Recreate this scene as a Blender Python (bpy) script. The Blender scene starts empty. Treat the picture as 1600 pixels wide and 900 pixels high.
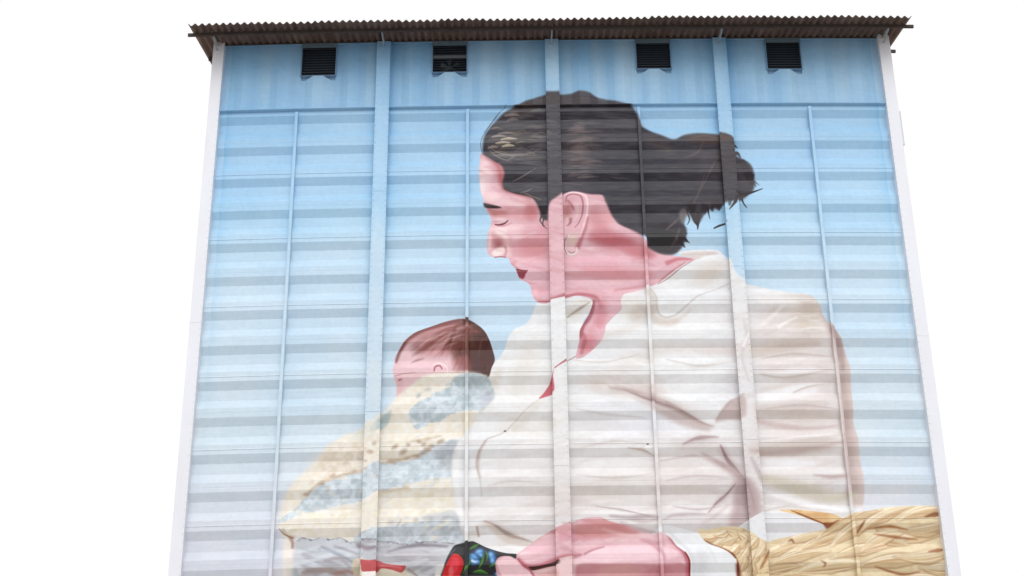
import bpy, bmesh, math, random
import numpy as np
from mathutils import Matrix, Vector
random.seed(4); rng = np.random.default_rng(7)
S = bpy.context.scene
COL = S.collection

# ------------------------------------------------------------------ camera
PITCH, ROLL, YAW = 0.3912, -0.01054, -0.00095
CX, CD, CH = -1.05083, 30.10197, 1.6
FPX = 2133.0
def cam_axes():
    f = Vector((math.sin(YAW)*math.cos(PITCH), math.cos(YAW)*math.cos(PITCH), math.sin(PITCH)))
    r = Vector((math.cos(YAW), -math.sin(YAW), 0)); u = r.cross(f)
    r2 = math.cos(ROLL)*r + math.sin(ROLL)*u
    u2 = -math.sin(ROLL)*r + math.cos(ROLL)*u
    return f, r2, u2
cf, cr, cu = cam_axes()
cam = bpy.data.cameras.new('camera'); camo = bpy.data.objects.new('camera', cam); COL.objects.link(camo)
cam.sensor_width = 36; cam.lens = 36*FPX/1600; cam.clip_end = 3000; cam.clip_start = 0.1
camo.matrix_world = Matrix(((cr.x, cu.x, -cf.x, CX), (cr.y, cu.y, -cf.y, -CD), (cr.z, cu.z, -cf.z, CH), (0, 0, 0, 1)))
S.camera = camo

# ------------------------------------------------------------------ light
SUN_EL, SUN_AZ = math.radians(40), math.radians(3)     # azimuth of the sun measured from the facade normal
w = bpy.data.worlds.new('World'); S.world = w; w.use_nodes = True
nt = w.node_tree; nt.nodes.clear()
sky = nt.nodes.new('ShaderNodeTexSky'); sky.sky_type = 'NISHITA'; sky.sun_disc = False
sky.sun_elevation = SUN_EL; sky.sun_rotation = math.pi - SUN_AZ; sky.dust_density = 4.0; sky.air_density = 1.0
hs = nt.nodes.new('ShaderNodeHueSaturation'); hs.inputs['Saturation'].default_value = 0.12
mx = nt.nodes.new('ShaderNodeMix'); mx.data_type = 'RGBA'; mx.inputs[0].default_value = 0.86
mx.inputs[7].default_value = (14.0, 14.0, 14.1, 1)          # the closed cloud layer
bg = nt.nodes.new('ShaderNodeBackground'); bg.inputs['Strength'].default_value = 0.10
wo = nt.nodes.new('ShaderNodeOutputWorld')
nt.links.new(sky.outputs[0], hs.inputs['Color']); nt.links.new(hs.outputs[0], mx.inputs[6])
nt.links.new(mx.outputs[2], bg.inputs['Color']); nt.links.new(bg.outputs[0], wo.inputs[0])
sl = bpy.data.lights.new('sun', 'SUN'); sl.energy = 1.5; sl.angle = math.radians(50); sl.color = (.97, .99, 1)
so = bpy.data.objects.new('sun', sl); COL.objects.link(so)
sd = Vector((math.sin(SUN_AZ)*math.cos(SUN_EL), -math.cos(SUN_AZ)*math.cos(SUN_EL), math.sin(SUN_EL)))
so.rotation_euler = sd.to_track_quat('Z', 'Y').to_euler(); so.location = (0, -30, 60)
S.view_settings.view_transform = 'Standard'; S.view_settings.look = 'None'
S.view_settings.gamma = 1; S.view_settings.exposure = -0.29
PAINT_S = 0.035       # sheen of the gloss coat, which is not pigment
PAINT_K = np.array([0.99, 1.0, 1.02])          # light that a flat upright sheet sends back, used to turn seen colours into paint colours

# ------------------------------------------------------------------ the facade's own measures (metres)
HB = 2.15              # half a bay
XL, XR = -8.396, 8.374 # inner edges of the corner posts
ZB0, PI_ = 17.938, 0.87563   # lower edge of the first full rib, rib pitch
ZLEDGE, ZTOP = 18.971, 20.920
DEP = 0.083            # rib depth
def crown(x):
    q = x/8.6
    return -0.04395*q*q + 0.00735*q**3 - 0.02551*q**4      # the old steel rows are not dead level
def px(x, y):          # photograph pixel -> point of the facade plane, crown taken out
    d = cf + cr*((x-800)/FPX) - cu*((y-450)/FPX)
    t = CD/d.y
    X = CX + d.x*t; Z = CH + d.z*t
    return X, Z - crown(X)

# ================================================================== MURAL (painted into a texture)
PPM = 100.0; TX0 = -8.8; TW, TH = 1760, 2150
def tex(p):
    X, Z = px(*p)
    return ((X-TX0)*PPM, Z*PPM)
def s2l(c):
    c = np.asarray(c, float)/255.0
    return np.where(c <= .04045, c/12.92, ((c+.055)/1.055)**2.4)
def l2s(c):
    return np.where(c <= .0031308, c*12.92, 1.055*np.clip(c, 1e-6, None)**(1/2.4)-.055)
CAN = np.zeros((TH, TW, 3), np.float32)     # seen colours, sRGB 0..255, row 0 at the ground

def grid_noise(nx, ny, seed):
    g = np.random.default_rng(seed).random((ny+2, nx+2))
    ys = np.linspace(0, ny, TH); xs = np.linspace(0, nx, TW)
    yi = ys.astype(int); xi = xs.astype(int)
    fy = ys-yi; fx = xs-xi
    fy = (fy*fy*(3-2*fy))[:, None]; fx = (fx*fx*(3-2*fx))[None, :]
    a = g[yi][:, xi]; b = g[yi][:, xi+1]; c = g[yi+1][:, xi]; d = g[yi+1][:, xi+1]
    return ((a*(1-fx)+b*fx)*(1-fy) + (c*(1-fx)+d*fx)*fy).astype(np.float32)
def fbm(nx, ny, seed, octv=3):
    o = 0; a = 1; t = 0
    for k in range(octv):
        o = o + a*grid_noise(int(nx*2**k), int(ny*2**k), seed+k*17); t += a; a *= .55
    return o/t
N_SOFT = fbm(14, 18, 3, 4)                 # clouds of spray
N_DAB = fbm(90, 110, 21, 2)                # dabs of a brush
N_FINE = fbm(260, 300, 33, 2)
N_WOOL = fbm(150, 200, 35, 3)
N_ROLL = fbm(40, 900, 44, 2)               # roller lines along the ribs
N_HAIR = fbm(60, 420, 55, 2)
def shear(nz, slope):                      # slanting brush marks
    o = np.empty_like(nz)
    for j in range(TW): o[:, j] = np.roll(nz[:, j], int(slope*j))
    return o
N_BR1 = shear(fbm(26, 150, 61, 3), .22)
N_BR2 = shear(fbm(26, 130, 67, 3), -.34)
N_BR3 = fbm(22, 170, 73, 3)

def spline(pts, closed, n=8):
    P = np.array(pts, float); m = len(P)
    if m < 3: return P
    out = []
    rngk = range(m) if closed else range(m-1)
    for i in rngk:
        if closed: a, b, c, d = P[i-1], P[i], P[(i+1) % m], P[(i+2) % m]
        else: a, b, c, d = P[max(i-1, 0)], P[i], P[i+1], P[min(i+2, m-1)]
        for t in np.arange(n)/n:
            m1 = (c-a)*.42; m2 = (d-b)*.42
            h = t*t*(3-2*t)
            out.append((2*t**3-3*t**2+1)*b + (t**3-2*t**2+t)*m1 + h*c + (t**3-t**2)*m2)
    if not closed: out.append(P[-1])
    return np.array(out)
def raster(T, ss=3):
    """even-odd fill with vertical supersampling, returns (mask, y0, x0)"""
    x0 = int(max(0, math.floor(T[:, 0].min())-1)); x1 = int(min(TW, math.ceil(T[:, 0].max())+2))
    y0 = int(max(0, math.floor(T[:, 1].min())-1)); y1 = int(min(TH, math.ceil(T[:, 1].max())+2))
    if x1 <= x0 or y1 <= y0: return None
    h = y1-y0; wd = x1-x0
    acc = np.zeros((h*ss, wd+1))
    A = T; Bq = np.roll(T, -1, 0)
    for (ax, ay), (bx, by) in zip(A, Bq):
        if ay == by: continue
        sgn = 1
        if ay > by: ax, ay, bx, by = bx, by, ax, ay; sgn = -1
        r0 = max(0, math.ceil((ay-y0)*ss-.5)); r1 = min(h*ss, math.ceil((by-y0)*ss-.5))
        if r1 <= r0: continue
        rows = np.arange(r0, r1)
        xs = ax + (bx-ax)*(((rows+.5)/ss+y0)-ay)/(by-ay) - x0
        xs = np.clip(xs, 0, wd-1e-3)
        k = xs.astype(int); fr = xs-k
        np.add.at(acc, (rows, k), sgn*(1-fr)); np.add.at(acc, (rows, k+1), sgn*fr)
    m = np.abs(np.cumsum(acc, 1)[:, :wd]); m = np.clip(m, 0, 1)
    return m.reshape(h, ss, wd).mean(1).astype(np.float32), y0, x0
def blur1(a, r, ax):
    if r < 1: return a
    k = 2*r+1
    pw = [(0, 0), (0, 0)]; pw[ax] = (r+1, r)
    c = np.cumsum(np.pad(a, pw), ax)
    n = a.shape[ax]
    if ax == 0: return (c[k:k+n]-c[:n])/k
    return (c[:, k:k+n]-c[:, :n])/k
def blur(a, r):
    r = int(round(r))
    for _ in range(2): a = blur1(blur1(a, r, 0), r, 1)
    return a
def full(m3, feather):
    M, y0, x0 = m3
    pad = int(feather*2)+2
    M = np.pad(M, pad)
    if feather >= 1: M = blur(M, feather)
    Y0, X0 = y0-pad, x0-pad
    ya, xa = max(0, Y0), max(0, X0); yb, xb = min(TH, Y0+M.shape[0]), min(TW, X0+M.shape[1])
    return M[ya-Y0:yb-Y0, xa-X0:xb-X0], slice(ya, yb), slice(xa, xb)
def lay(M, sy, sx, col, alpha=1.0, clip=None, var=0, nz=None, col2=None, thr=None):
    m = M*alpha
    if clip is not None: m = m*clip[sy, sx]
    c = np.array(col, np.float32)[None, None, :]
    if nz is not None and col2 is not None:
        t = nz[sy, sx]
        if thr is not None: t = np.clip((t-thr[0])/(thr[1]-thr[0]), 0, 1)
        c = c*(1-t[..., None]) + np.array(col2, np.float32)*t[..., None]
    if var: c = c*(1+var*(N_DAB[sy, sx]-.5)[..., None])
    CAN[sy, sx] = CAN[sy, sx]*(1-m[..., None]) + c*m[..., None]
def jagged(P, amt, step=3.0):
    out = []
    for a, b in zip(P, np.roll(P, -1, 0)):
        n = max(1, int(math.hypot(*(b-a))/step))
        for i in range(n): out.append(a+(b-a)*i/n)
    out = np.array(out)
    return out + np.random.default_rng(len(out)).normal(0, amt, out.shape)
def poly(pts, col, feather=.6, smooth=True, norm=False, jag=0, **k):
    P = spline(pts, True) if smooth else np.array(pts, float)
    if jag: P = jagged(P, jag)
    T = np.array([tex(p) for p in P])
    r = raster(T)
    if r is None: return
    M, sy, sx = full(r, feather*1.0)
    if norm and M.size: M = M/max(M.max(), .05)
    lay(M, sy, sx, col, **k)
def mask(pts, feather=.5, smooth=True):
    F_ = np.zeros((TH, TW), np.float32)
    P = spline(pts, True) if smooth else np.array(pts, float)
    r = raster(np.array([tex(p) for p in P]))
    M, sy, sx = full(r, feather*1.55); F_[sy, sx] = M
    return F_
def paintmask(F_, col, **k): lay(F_, slice(0, TH), slice(0, TW), col, **k)
def stroke(pts, w0, w1, col, wm=None, feather=.5, **k):
    P = spline(pts, False, 8)
    n = len(P); t = np.linspace(0, 1, n)
    wd = w0+(w1-w0)*t if wm is None else np.interp(t, [0, .5, 1], [w0, wm, w1])
    d = np.gradient(P, axis=0); L = np.hypot(d[:, 0], d[:, 1])+1e-6
    nrm = np.stack([-d[:, 1]/L, d[:, 0]/L], 1)
    Q = np.concatenate([P+nrm*wd[:, None]/2, (P-nrm*wd[:, None]/2)[::-1]])
    T = np.array([tex(p) for p in Q]); r = raster(T)
    if r is None: return
    M, sy, sx = full(r, feather*1.0)
    lay(M, sy, sx, col, **k)
def fold(pts, w, col, alpha=.8, clip=None):
    light = tuple(min(255, c+(232-c)*.45) for c in col)
    stroke(pts, w*.6, w*.4, light, wm=w*2.3, feather=w*.55, alpha=alpha*.8, clip=clip)
    stroke([(x, y-w*.2) for x, y in pts], 1, .6, col, wm=w, feather=max(.8, w*.16), alpha=alpha, clip=clip)
def soft(cx, cy, rx, ry, ang, col, alpha=.5, clip=None, **k):
    a = math.radians(ang); pts = []
    for i in range(14):
        q = i/14*2*math.pi
        X, Y = rx*.85*math.cos(q), ry*.85*math.sin(q)
        pts.append((cx+X*math.cos(a)-Y*math.sin(a), cy+X*math.sin(a)+Y*math.cos(a)))
    poly(pts, col, feather=max(.8, min(rx, ry)*.62), norm=True, alpha=alpha, clip=clip, **k)

def paint_mural():
    # --- sprayed sky, lighter towards the ground
    ys = [40, 90, 160, 215, 270, 330, 385, 440, 520, 600, 680, 745, 800, 880, 1000]
    cs = [(144,186,222),(150,190,223),(153,193,226),(163,201,232),(170,206,236),(175,210,236),(187,214,235),(192,216,236),
          (196,217,234),(203,219,232),(206,220,231),(209,219,230),(212,217,227),(214,216,226),(214,215,222)]
    zs = [px(800, y)[1]*PPM for y in ys]
    zz = np.arange(TH)
    for ch in range(3):
        CAN[:, :, ch] = np.interp(zz, zs[::-1], [c[ch] for c in cs][::-1])[:, None]
    n = (N_SOFT-.5)
    CAN[:, :, 0] *= 1+.10*n; CAN[:, :, 1] *= 1+.045*n; CAN[:, :, 2] *= 1+.012*n
    CAN[:] *= (1+.03*(N_ROLL-.5))[..., None]
    # vertical passes of the spray gun on the upper sheets
    zl = int(ZLEDGE*PPM)
    v = fbm(46, 2, 71, 2)[zl:]-.5
    CAN[zl:, :, 0] *= 1+.24*v; CAN[zl:, :, 1] *= 1+.12*v; CAN[zl:, :, 2] *= 1+.04*v
    # sheet by sheet differences of the coat
    for c in range(8):
        xa = int((-4*HB+c*HB-TX0)*PPM); xb = int((-4*HB+(c+1)*HB-TX0)*PPM)
        for i in range(0, 22):
            za = int((ZB0+PI_*2-i*PI_)*PPM); zb = int((ZB0+PI_-i*PI_)*PPM)
            k = random.uniform(-.5, .5)
            CAN[max(zb, 0):max(za, 0), max(xa, 0):xb] *= np.array([1+.035*k, 1+.018*k, 1+.004*k], np.float32)
        e = np.exp(-np.abs(np.arange(TW)-xa)/16.0) + np.exp(-np.abs(np.arange(TW)-xb)/16.0)
    # deeper blue along the posts: spray build-up and painted contact shade, strongest high up
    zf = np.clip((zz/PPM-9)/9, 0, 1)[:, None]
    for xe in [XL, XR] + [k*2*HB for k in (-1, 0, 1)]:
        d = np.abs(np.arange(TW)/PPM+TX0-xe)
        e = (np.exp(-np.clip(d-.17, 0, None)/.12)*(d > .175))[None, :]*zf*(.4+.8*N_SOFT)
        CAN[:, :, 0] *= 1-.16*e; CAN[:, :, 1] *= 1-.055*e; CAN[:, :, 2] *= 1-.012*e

    # skirt and apron, below the picture's lower edge
    poly([(450,940),(700,930),(1160,940),(1210,1200),(1260,1720),(380,1720),(420,1200)], (190,192,202), feather=5, nz=N_BR2, col2=(214,216,222), thr=(.3, .7))
    # ------------------------------------------------------------ the blouse
    BL = [(884,464),(905,463),(926,470),(922,484),(912,500),(905,532),(900,557),(912,556),(937,535),(945,520),(947,507),(957,495),(971,482),(970,470),
          (975,459),(990,455),(1012,447),(1027,441),(1052,424),(1070,412),(1085,405),(1066,397),(1060,392),(1078,389),(1100,388),(1122,389),(1135,400),(1142,411),(1146,424),
          (1152,432),(1166,441),(1200,449),(1240,457),(1260,459),(1273,466),(1282,477),(1288,491),(1296,503),(1306,515),(1316,530),
          (1323,552),(1328,572),(1331,600),(1333,635),(1335,660),(1340,680),(1345,712),(1350,747),(1352,775),(1348,800),(1345,840),(1300,960),(1100,1100),(800,1100),
          (720,960),(728,850),(717,815),(710,780),(705,742),(706,718),(712,698),(725,681),(737,664),(747,650),(760,635),(772,621),(768,600),(763,588),
          (763,578),(772,566),(781,556),(789,542),(795,526),(806,512),(820,506),(831,491),(840,473),(858,470)]
    bl = mask(BL, .5)
    paintmask(bl, (224,226,231), nz=N_SOFT, col2=(231,232,234))
    W = lambda *a, **k: soft(*a, clip=bl, **k)
    W(1020, 800, 330, 110, 0, (216,210,211), alpha=.75)
    W(990, 660, 130, 60, 10, (224,225,233), alpha=.6)
    W(1250, 610, 100, 180, -6, (219,210,209), alpha=.85)
    W(1100, 735, 110, 60, 0, (219,211,212), alpha=.7)
    W(1150, 600, 40, 50, 0, (224,226,234), alpha=.6)
    W(820, 610, 70, 70, 0, (232,231,229), alpha=.7)
    W(1000, 740, 120, 60, 0, (226,221,218), alpha=.5)
    W(880, 700, 100, 60, 0, (231,230,231), alpha=.5)
    W(1268, 488, 34, 42, 20, (204,190,178), alpha=.9)
    W(1215, 485, 40, 14, -38, (206,196,190), alpha=.45)
    W(985, 603, 75, 20, 8, (220,207,203), alpha=.8)
    W(940, 596, 40, 16, 0, (218,204,199), alpha=.5)
    W(1110, 425, 36, 18, -25, (215,206,199), alpha=.8)
    W(985, 478, 26, 20, 0, (222,217,212), alpha=.8)
    W(1000, 488, 22, 13, -20, (203,193,186), alpha=.9)
    W(1100, 500, 60, 20, -20, (233,232,234), alpha=.7)
    W(1110, 545, 90, 10, 0, (216,203,198), alpha=.5)
    W(1000, 560, 70, 18, -25, (219,213,209), alpha=.6)
    W(905, 480, 28, 10, -35, (214,207,199), alpha=.9)
    W(820, 570, 18, 60, 20, (219,214,208), alpha=.6)
    W(770, 600, 10, 34, 24, (214,205,196), alpha=.8)
    W(800, 660, 28, 14, -40, (220,214,208), alpha=.8)
    W(840, 665, 50, 14, -8, (222,217,212), alpha=.7)
    W(820, 740, 60, 16, -6, (220,215,214), alpha=.5)
    W(790, 800, 60, 14, 10, (224,221,222), alpha=.6)
    W(890, 775, 110, 16, 0, (218,208,204), alpha=.5)
    zc = np.clip((np.array([px(800, 640)[1]])*PPM - np.arange(TH))/260.0, 0, 1)[:, None].astype(np.float32)
    xc_ = np.clip((np.arange(TW)-tex((1120, 600))[0])/120.0, 0, 1)[None, :].astype(np.float32)
    lower = np.maximum(zc, xc_)
    ramp = lambda nz, a, b: np.clip((nz-a)/(b-a), 0, 1)
    paintmask(bl*lower, (204,192,188), alpha=.42, clip=ramp(N_BR1, .48, .72))
    paintmask(bl*lower, (208,197,193), alpha=.3, clip=ramp(N_BR2, .5, .7))
    paintmask(bl*lower, (240,238,240), alpha=.45, clip=ramp(N_BR3, .5, .72))
    paintmask(bl*(1-.6*lower), (238,240,244), alpha=.4, clip=ramp(N_BR2, .5, .7))
    paintmask(bl*(1-.6*lower), (212,209,206), alpha=.26, clip=ramp(N_BR1, .5, .7))
    for a_ in [(1225,540,70,13,-8,(206,193,184),.6), (1240,645,80,14,4,(204,190,184),.65), (1235,700,85,14,-6,(200,186,178),.65), (1255,762,80,12,14,(206,198,186),.7),
               (1225,585,60,9,-10,(236,235,238),.6), (1230,618,60,8,-12,(240,240,244),.7), (1235,725,60,8,-4,(238,236,240),.6), (1215,470,45,8,8,(238,236,236),.6),
               (1090,700,50,9,8,(208,200,196),.5), (1070,765,70,10,2,(206,197,194),.55), (950,765,80,11,4,(206,198,194),.55), (960,725,70,10,-4,(234,233,236),.55),
               (1085,640,50,9,18,(222,216,216),.6), (930,660,60,10,6,(216,213,216),.5), (1100,590,45,12,-14,(240,241,244),.6), (960,520,60,9,-20,(214,209,204),.5)]:
        W(*a_[:6], alpha=a_[6])
    # right edge of the sleeve
    stroke([(1285,480),(1296,506),(1306,530),(1316,560),(1322,600),(1326,650),(1330,690),(1338,740),(1342,790)], 10, 24, (201,181,177), wm=22, feather=5, alpha=.8, clip=bl)
    stroke([(1299,510),(1309,532),(1315,556),(1317,580)], 8, 5, (168,146,146), wm=14, feather=3, alpha=.75, clip=bl)
    stroke([(1316,585),(1322,640),(1326,700),(1333,770)], 8, 18, (186,164,162), feather=4, alpha=.55, clip=bl)
    # folds across the chest
    MV = (174,153,150)
    fold([(952,606),(985,611),(1005,621),(1026,628),(1052,639),(1077,652),(1100,663),(1118,667)], 11, MV, .9, bl)
    stroke([(975,607),(1010,622),(1060,640),(1110,664)], .6, .6, (142,116,118), wm=4, feather=1.4, alpha=.5, clip=bl)
    stroke([(1020,636),(1050,649),(1078,660),(1110,670)], 6, 8, (190,170,168), wm=15, feather=4, alpha=.6, clip=bl)
    stroke([(960,600),(1010,615),(1040,629)], 2, 6, (196,178,176), wm=7, feather=2, alpha=.6, clip=bl)
    fold([(1066,696),(1086,687),(1104,684),(1124,684)], 7, (170,148,149), .9, bl)
    poly([(1119,657),(1130,640),(1141,628),(1162,622),(1164,652),(1140,654)], (192,172,170), feather=3, alpha=.8, clip=bl)
    stroke([(1119,658),(1128,643),(1142,627),(1162,618)], 2, 2, (174,152,152), wm=4, feather=1.6, alpha=.7, clip=bl)
    fold([(1125,696),(1133,711),(1141,724),(1156,746),(1170,768),(1178,800)], 9, (148,120,122), .9, bl)
    fold([(1096,708),(1120,720),(1146,738),(1168,760)], 7, (180,160,161), .8, bl)
    stroke([(1100,712),(1124,722),(1146,736),(1160,750)], 3, 8, (182,162,162), wm=10, feather=3, alpha=.7, clip=bl)
    poly([(1148,752),(1172,752),(1186,776),(1184,812),(1152,824),(1138,820),(1146,790)], (178,154,156), feather=6, alpha=.8, clip=bl)
    fold([(1150,756),(1136,772),(1120,786),(1106,803)], 5, (160,136,138), .85, bl)
    stroke([(1140,786),(1118,806),(1096,818)], 5, 5, (198,180,180), feather=3, alpha=.6, clip=bl)
    stroke([(1180,655),(1215,663),(1260,668),(1310,664)], 8, 3, (200,180,178), wm=10, feather=3, alpha=.75, clip=bl)
    stroke([(1170,707),(1220,706),(1280,698),(1320,690)], 5, 3, (186,164,160), wm=10, feather=4, alpha=.7, clip=bl)
    stroke([(1186,745),(1225,757),(1260,768),(1300,778),(1340,770)], 12, 8, (203,194,180), wm=18, feather=4, alpha=.85, clip=bl)
    stroke([(1270,742),(1300,745),(1322,743)], 2, 3, (182,160,160), wm=6, feather=1.5, alpha=.75, clip=bl)
    stroke([(1190,764),(1230,778),(1280,790),(1330,797)], 5, 3, (238,236,238), wm=9, feather=1.5, alpha=.9, clip=bl)
    stroke([(1190,718),(1235,722),(1275,722)], 4, 3, (235,234,240), wm=14, feather=4, alpha=.8, clip=bl)
    stroke([(1185,620),(1220,612),(1255,603),(1292,597)], 12, 2, (236,236,240), wm=12, feather=3, alpha=.85, clip=bl)
    stroke([(1240,612),(1262,603),(1290,598)], 2, 2, (196,182,174), wm=3, feather=1, alpha=.7, clip=bl)
    stroke([(1188,508),(1210,490),(1226,474)], 7, 3, (236,233,232), feather=2, alpha=.7, clip=bl)
    stroke([(1215,511),(1232,500),(1248,493)], 6, 2, (238,236,236), feather=1.5, alpha=.8, clip=bl)
    stroke([(1190,545),(1230,540),(1285,536)], 4, 3, (200,184,178), wm=8, feather=3, alpha=.6, clip=bl)
    stroke([(1160,500),(1166,530),(1158,560),(1170,600)], 3, 3, (206,198,202), wm=5, feather=1.6, alpha=.7, clip=bl)
    stroke([(1170,520),(1160,545)], 2, 5, (240,240,243), feather=1, alpha=.8, clip=bl)
    stroke([(1172,716),(1182,736),(1190,756)], 4, 5, (186,176,180), wm=8, feather=2, alpha=.7, clip=bl)
    # long crossing wrinkles of the flank and the sleeve
    for (pts, ww, c, a) in [
        ([(1190,560),(1240,552),(1300,556)], 5, (208,192,188), .6), ([(1186,585),(1230,590),(1300,578)], 4, (214,200,194), .6),
        ([(1196,640),(1250,634),(1312,640)], 5, (205,188,186), .5), ([(1190,690),(1240,684),(1318,676)], 4, (236,230,232), .6),
        ([(1030,720),(1080,712),(1126,716)], 5, (208,194,194), .5), ([(1040,752),(1090,744),(1140,748)], 5, (210,197,197), .5),
        ([(900,742),(960,748),(1020,740)], 5, (214,203,200), .5), ([(905,700),(960,690),(1010,694)], 4, (218,209,206), .5),
        ([(1040,560),(1090,572),(1140,566)], 4, (212,206,202), .6), ([(1040,600),(1080,586),(1140,578)], 6, (238,238,240), .6),
        ([(890,560),(940,566),(1000,552)], 4, (214,206,202), .5), ([(900,640),(950,648),(1010,652)], 5, (214,210,212), .5),
        ([(1050,790),(1090,796),(1130,790)], 4, (196,180,182), .6), ([(930,790),(970,796),(1020,808)], 3, (188,172,174), .7),
        ([(760,760),(800,752),(860,758)], 4, (214,206,204), .5), ([(800,700),(840,690),(866,694)], 5, (236,234,234), .6),
        ([(980,700),(1006,704),(1022,712)], 4, (190,172,166), .55), ([(1190,800),(1230,790),(1270,796)], 3, (208,200,196), .6)]:
        fold(pts, ww*.9, tuple(q-14 if q < 225 else q for q in c), a, bl)
    # collar
    stroke([(886,494),(900,485),(912,478),(922,472)], 2, 1, (166,154,146), wm=4, feather=1, alpha=.85, clip=bl)
    stroke([(1017,449),(1025,463),(1026,478),(1031,489),(1041,494),(1056,490),(1073,477),(1091,462),(1116,452),(1142,440)], 2, 1, (186,174,168), wm=2.4, feather=1.1, alpha=.75, clip=bl)
    stroke([(1012,452),(1021,468),(1020,490),(1034,500),(1060,500)], 10, 8, (204,194,188), wm=14, feather=4, alpha=.7, clip=bl)
    stroke([(1020,500),(1040,506),(1060,498),(1082,480)], 4, 2, (214,202,196), wm=9, feather=3, alpha=.6, clip=bl)
    poly([(1062,396),(1085,392),(1112,391),(1124,394),(1100,399),(1086,405)], (206,192,188), feather=1.5, alpha=.8, clip=bl)
    stroke([(1086,405),(1066,417),(1046,432),(1028,442)], 1, 1, (168,104,108), wm=1.6, feather=.6, alpha=.8)
    # button placket
    stroke([(845,622),(825,637),(803,659),(790,672),(775,680),(761,686),(751,700),(745,716),(745,730),(750,750),(753,776)], 1, 1, (176,156,150), wm=2.2, feather=1.1, alpha=.6, clip=bl)
    stroke([(760,688),(749,706),(746,726),(751,748)], 2, 2, (176,156,148), wm=6, feather=1.6, alpha=.6, clip=bl)
    stroke([(845,626),(820,655),(800,672)], 10, 14, (216,211,206), feather=4, alpha=.6, clip=bl)
    stroke([(866,578),(876,570),(886,563),(905,552),(920,545)], 1.6, 1, (150,100,100), feather=.5, alpha=.8)
    soft(789, 672, 2.2, 1.6, 0, (90,80,78), alpha=.9)
    soft(1012, 694, 2.6, 1.2, 0, (70,70,72), alpha=.9); soft(1012, 699, 7, 3, 0, (240,243,243), alpha=.9)
    # below the breast
    fold([(756,815),(773,822),(788,832),(801,838),(816,842),(834,848)], 7, (166,146,138), .95, bl)
    stroke([(760,818),(790,842),(830,852)], 3, 4, (206,192,182), wm=10, feather=3, alpha=.7, clip=bl)
    stroke([(745,822),(748,838)], 4, 3, (170,148,136), feather=1.2, alpha=.8, clip=bl)
    stroke([(720,700),(714,722),(712,745),(717,780),(726,820)], 8, 8, (234,234,236), feather=2, alpha=.8, clip=bl)

    # ------------------------------------------------------------ face and neck
    SK = [(754,236),(749.5,256),(749,276),(751,296),(755,310),(757,320),(763,332),(768,342),(766.5,350),(763,364),(761,380),(761,389),(764,396.5),(772,400),
          (783,399.5),(790,400),(796,404),(799,413),(807,420.5),(809.5,430),(816,436),(825,440),(830,448),(831,458),(834,466),(840,472.5),(852,474.5),(864,470),
          (885,466),(900,462),(914,464),(926,470),(922,486),(912,503),(906,517),(905,534),(900,557),(913,555),(937,535),(945,520),(947,507),(957,495),(971,482),
          (970,470),(975,459),(990,455),(1012,447),(1027,441),(1052,424),(1070,412),(1086,405),(1070,400),(1040,394),(1012,380),(990,350),(960,320),(940,296),(900,290),(850,290),(790,250)]
    sk = mask(SK, .5)
    paintmask(sk, (224,166,175), nz=N_SOFT, col2=(230,178,188))
    K = lambda *a, **k: soft(*a, clip=sk, **k)
    K(757, 276, 12, 44, 4, (240,208,212), alpha=.95)
    K(790, 312, 46, 12, 8, (235,184,190), alpha=.85)
    K(768, 306, 14, 10, 0, (243,214,216), alpha=.8)
    K(786, 268, 12, 30, -12, (196,106,106), alpha=.75)
    K(815, 330, 34, 14, 8, (222,146,150), alpha=.8)
    K(780, 332, 18, 6, 8, (214,134,128), alpha=.85)
    K(830, 330, 12, 16, 0, (198,108,110), alpha=.7)
    K(790, 357, 36, 9, -6, (240,205,208), alpha=.9)
    K(784, 364, 8, 12, -30, (247,226,226), alpha=.9)
    stroke([(780,357),(787,366),(792,380),(795,400)], 8, 10, (242,208,206), feather=3, alpha=.8, clip=sk)
    K(826, 384, 36, 26, 10, (216,134,140), alpha=.75)
    K(830, 415, 34, 12, 5, (238,176,188), alpha=.7)
    K(840, 452, 20, 12, 10, (224,148,158), alpha=.7)
    K(768, 376, 8, 18, 6, (228,160,164), alpha=.8)
    K(779, 380, 9, 12, -18, (172,92,92), alpha=.9)
    poly([(768,392),(776,386),(786,384),(789,391),(783,398),(772,399)], (245,222,220), feather=1.5, alpha=.9, clip=sk)
    stroke([(789,382),(791,390),(789,398)], 3, 2, (196,118,120), feather=1, alpha=.8, clip=sk)
    stroke([(772,400),(782,399),(791,400)], 2, 2, (160,86,90), feather=.8, alpha=.85)
    stroke([(793,404),(799,413),(808,420)], 5, 4, (196,110,116), feather=1.5, alpha=.8, clip=sk)
    K(806, 408, 9, 6, 20, (242,196,204), alpha=.7)
    poly([(806,419.5),(814,421),(824,423),(821,428),(818,434),(812,433),(809,428)], (152,76,86), feather=.9)
    stroke([(808,421),(816,423),(825,422.5)], 1.5, 1, (108,52,60), feather=.7)
    stroke([(811,432),(817,433.5),(821,430)], 2, 1, (192,92,104), feather=.7, alpha=.8)
    stroke([(819,437),(830,441),(838,440)], 4, 2, (196,112,120), feather=1.5, alpha=.7, clip=sk)
    paintmask(sk, (240,196,204), alpha=.35, clip=np.clip((N_BR1-.54)/.12, 0, 1))
    paintmask(sk, (208,134,140), alpha=.35, clip=np.clip((N_BR2-.55)/.12, 0, 1))
    # brow, closed eye
    poly([(755.5,317.5),(763,318.5),(774,321),(784,324),(776,325),(764,325),(757,323)], (62,52,54), feather=1.1)
    stroke([(762,326),(775,330),(792,330)], 4, 2, (196,110,104), feather=1.6, alpha=.8, clip=sk)
    poly([(768,342),(776,338),(788,338),(794,343),(786,347),(774,349)], (228,168,176), feather=1.5, alpha=.8, clip=sk)
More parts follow.
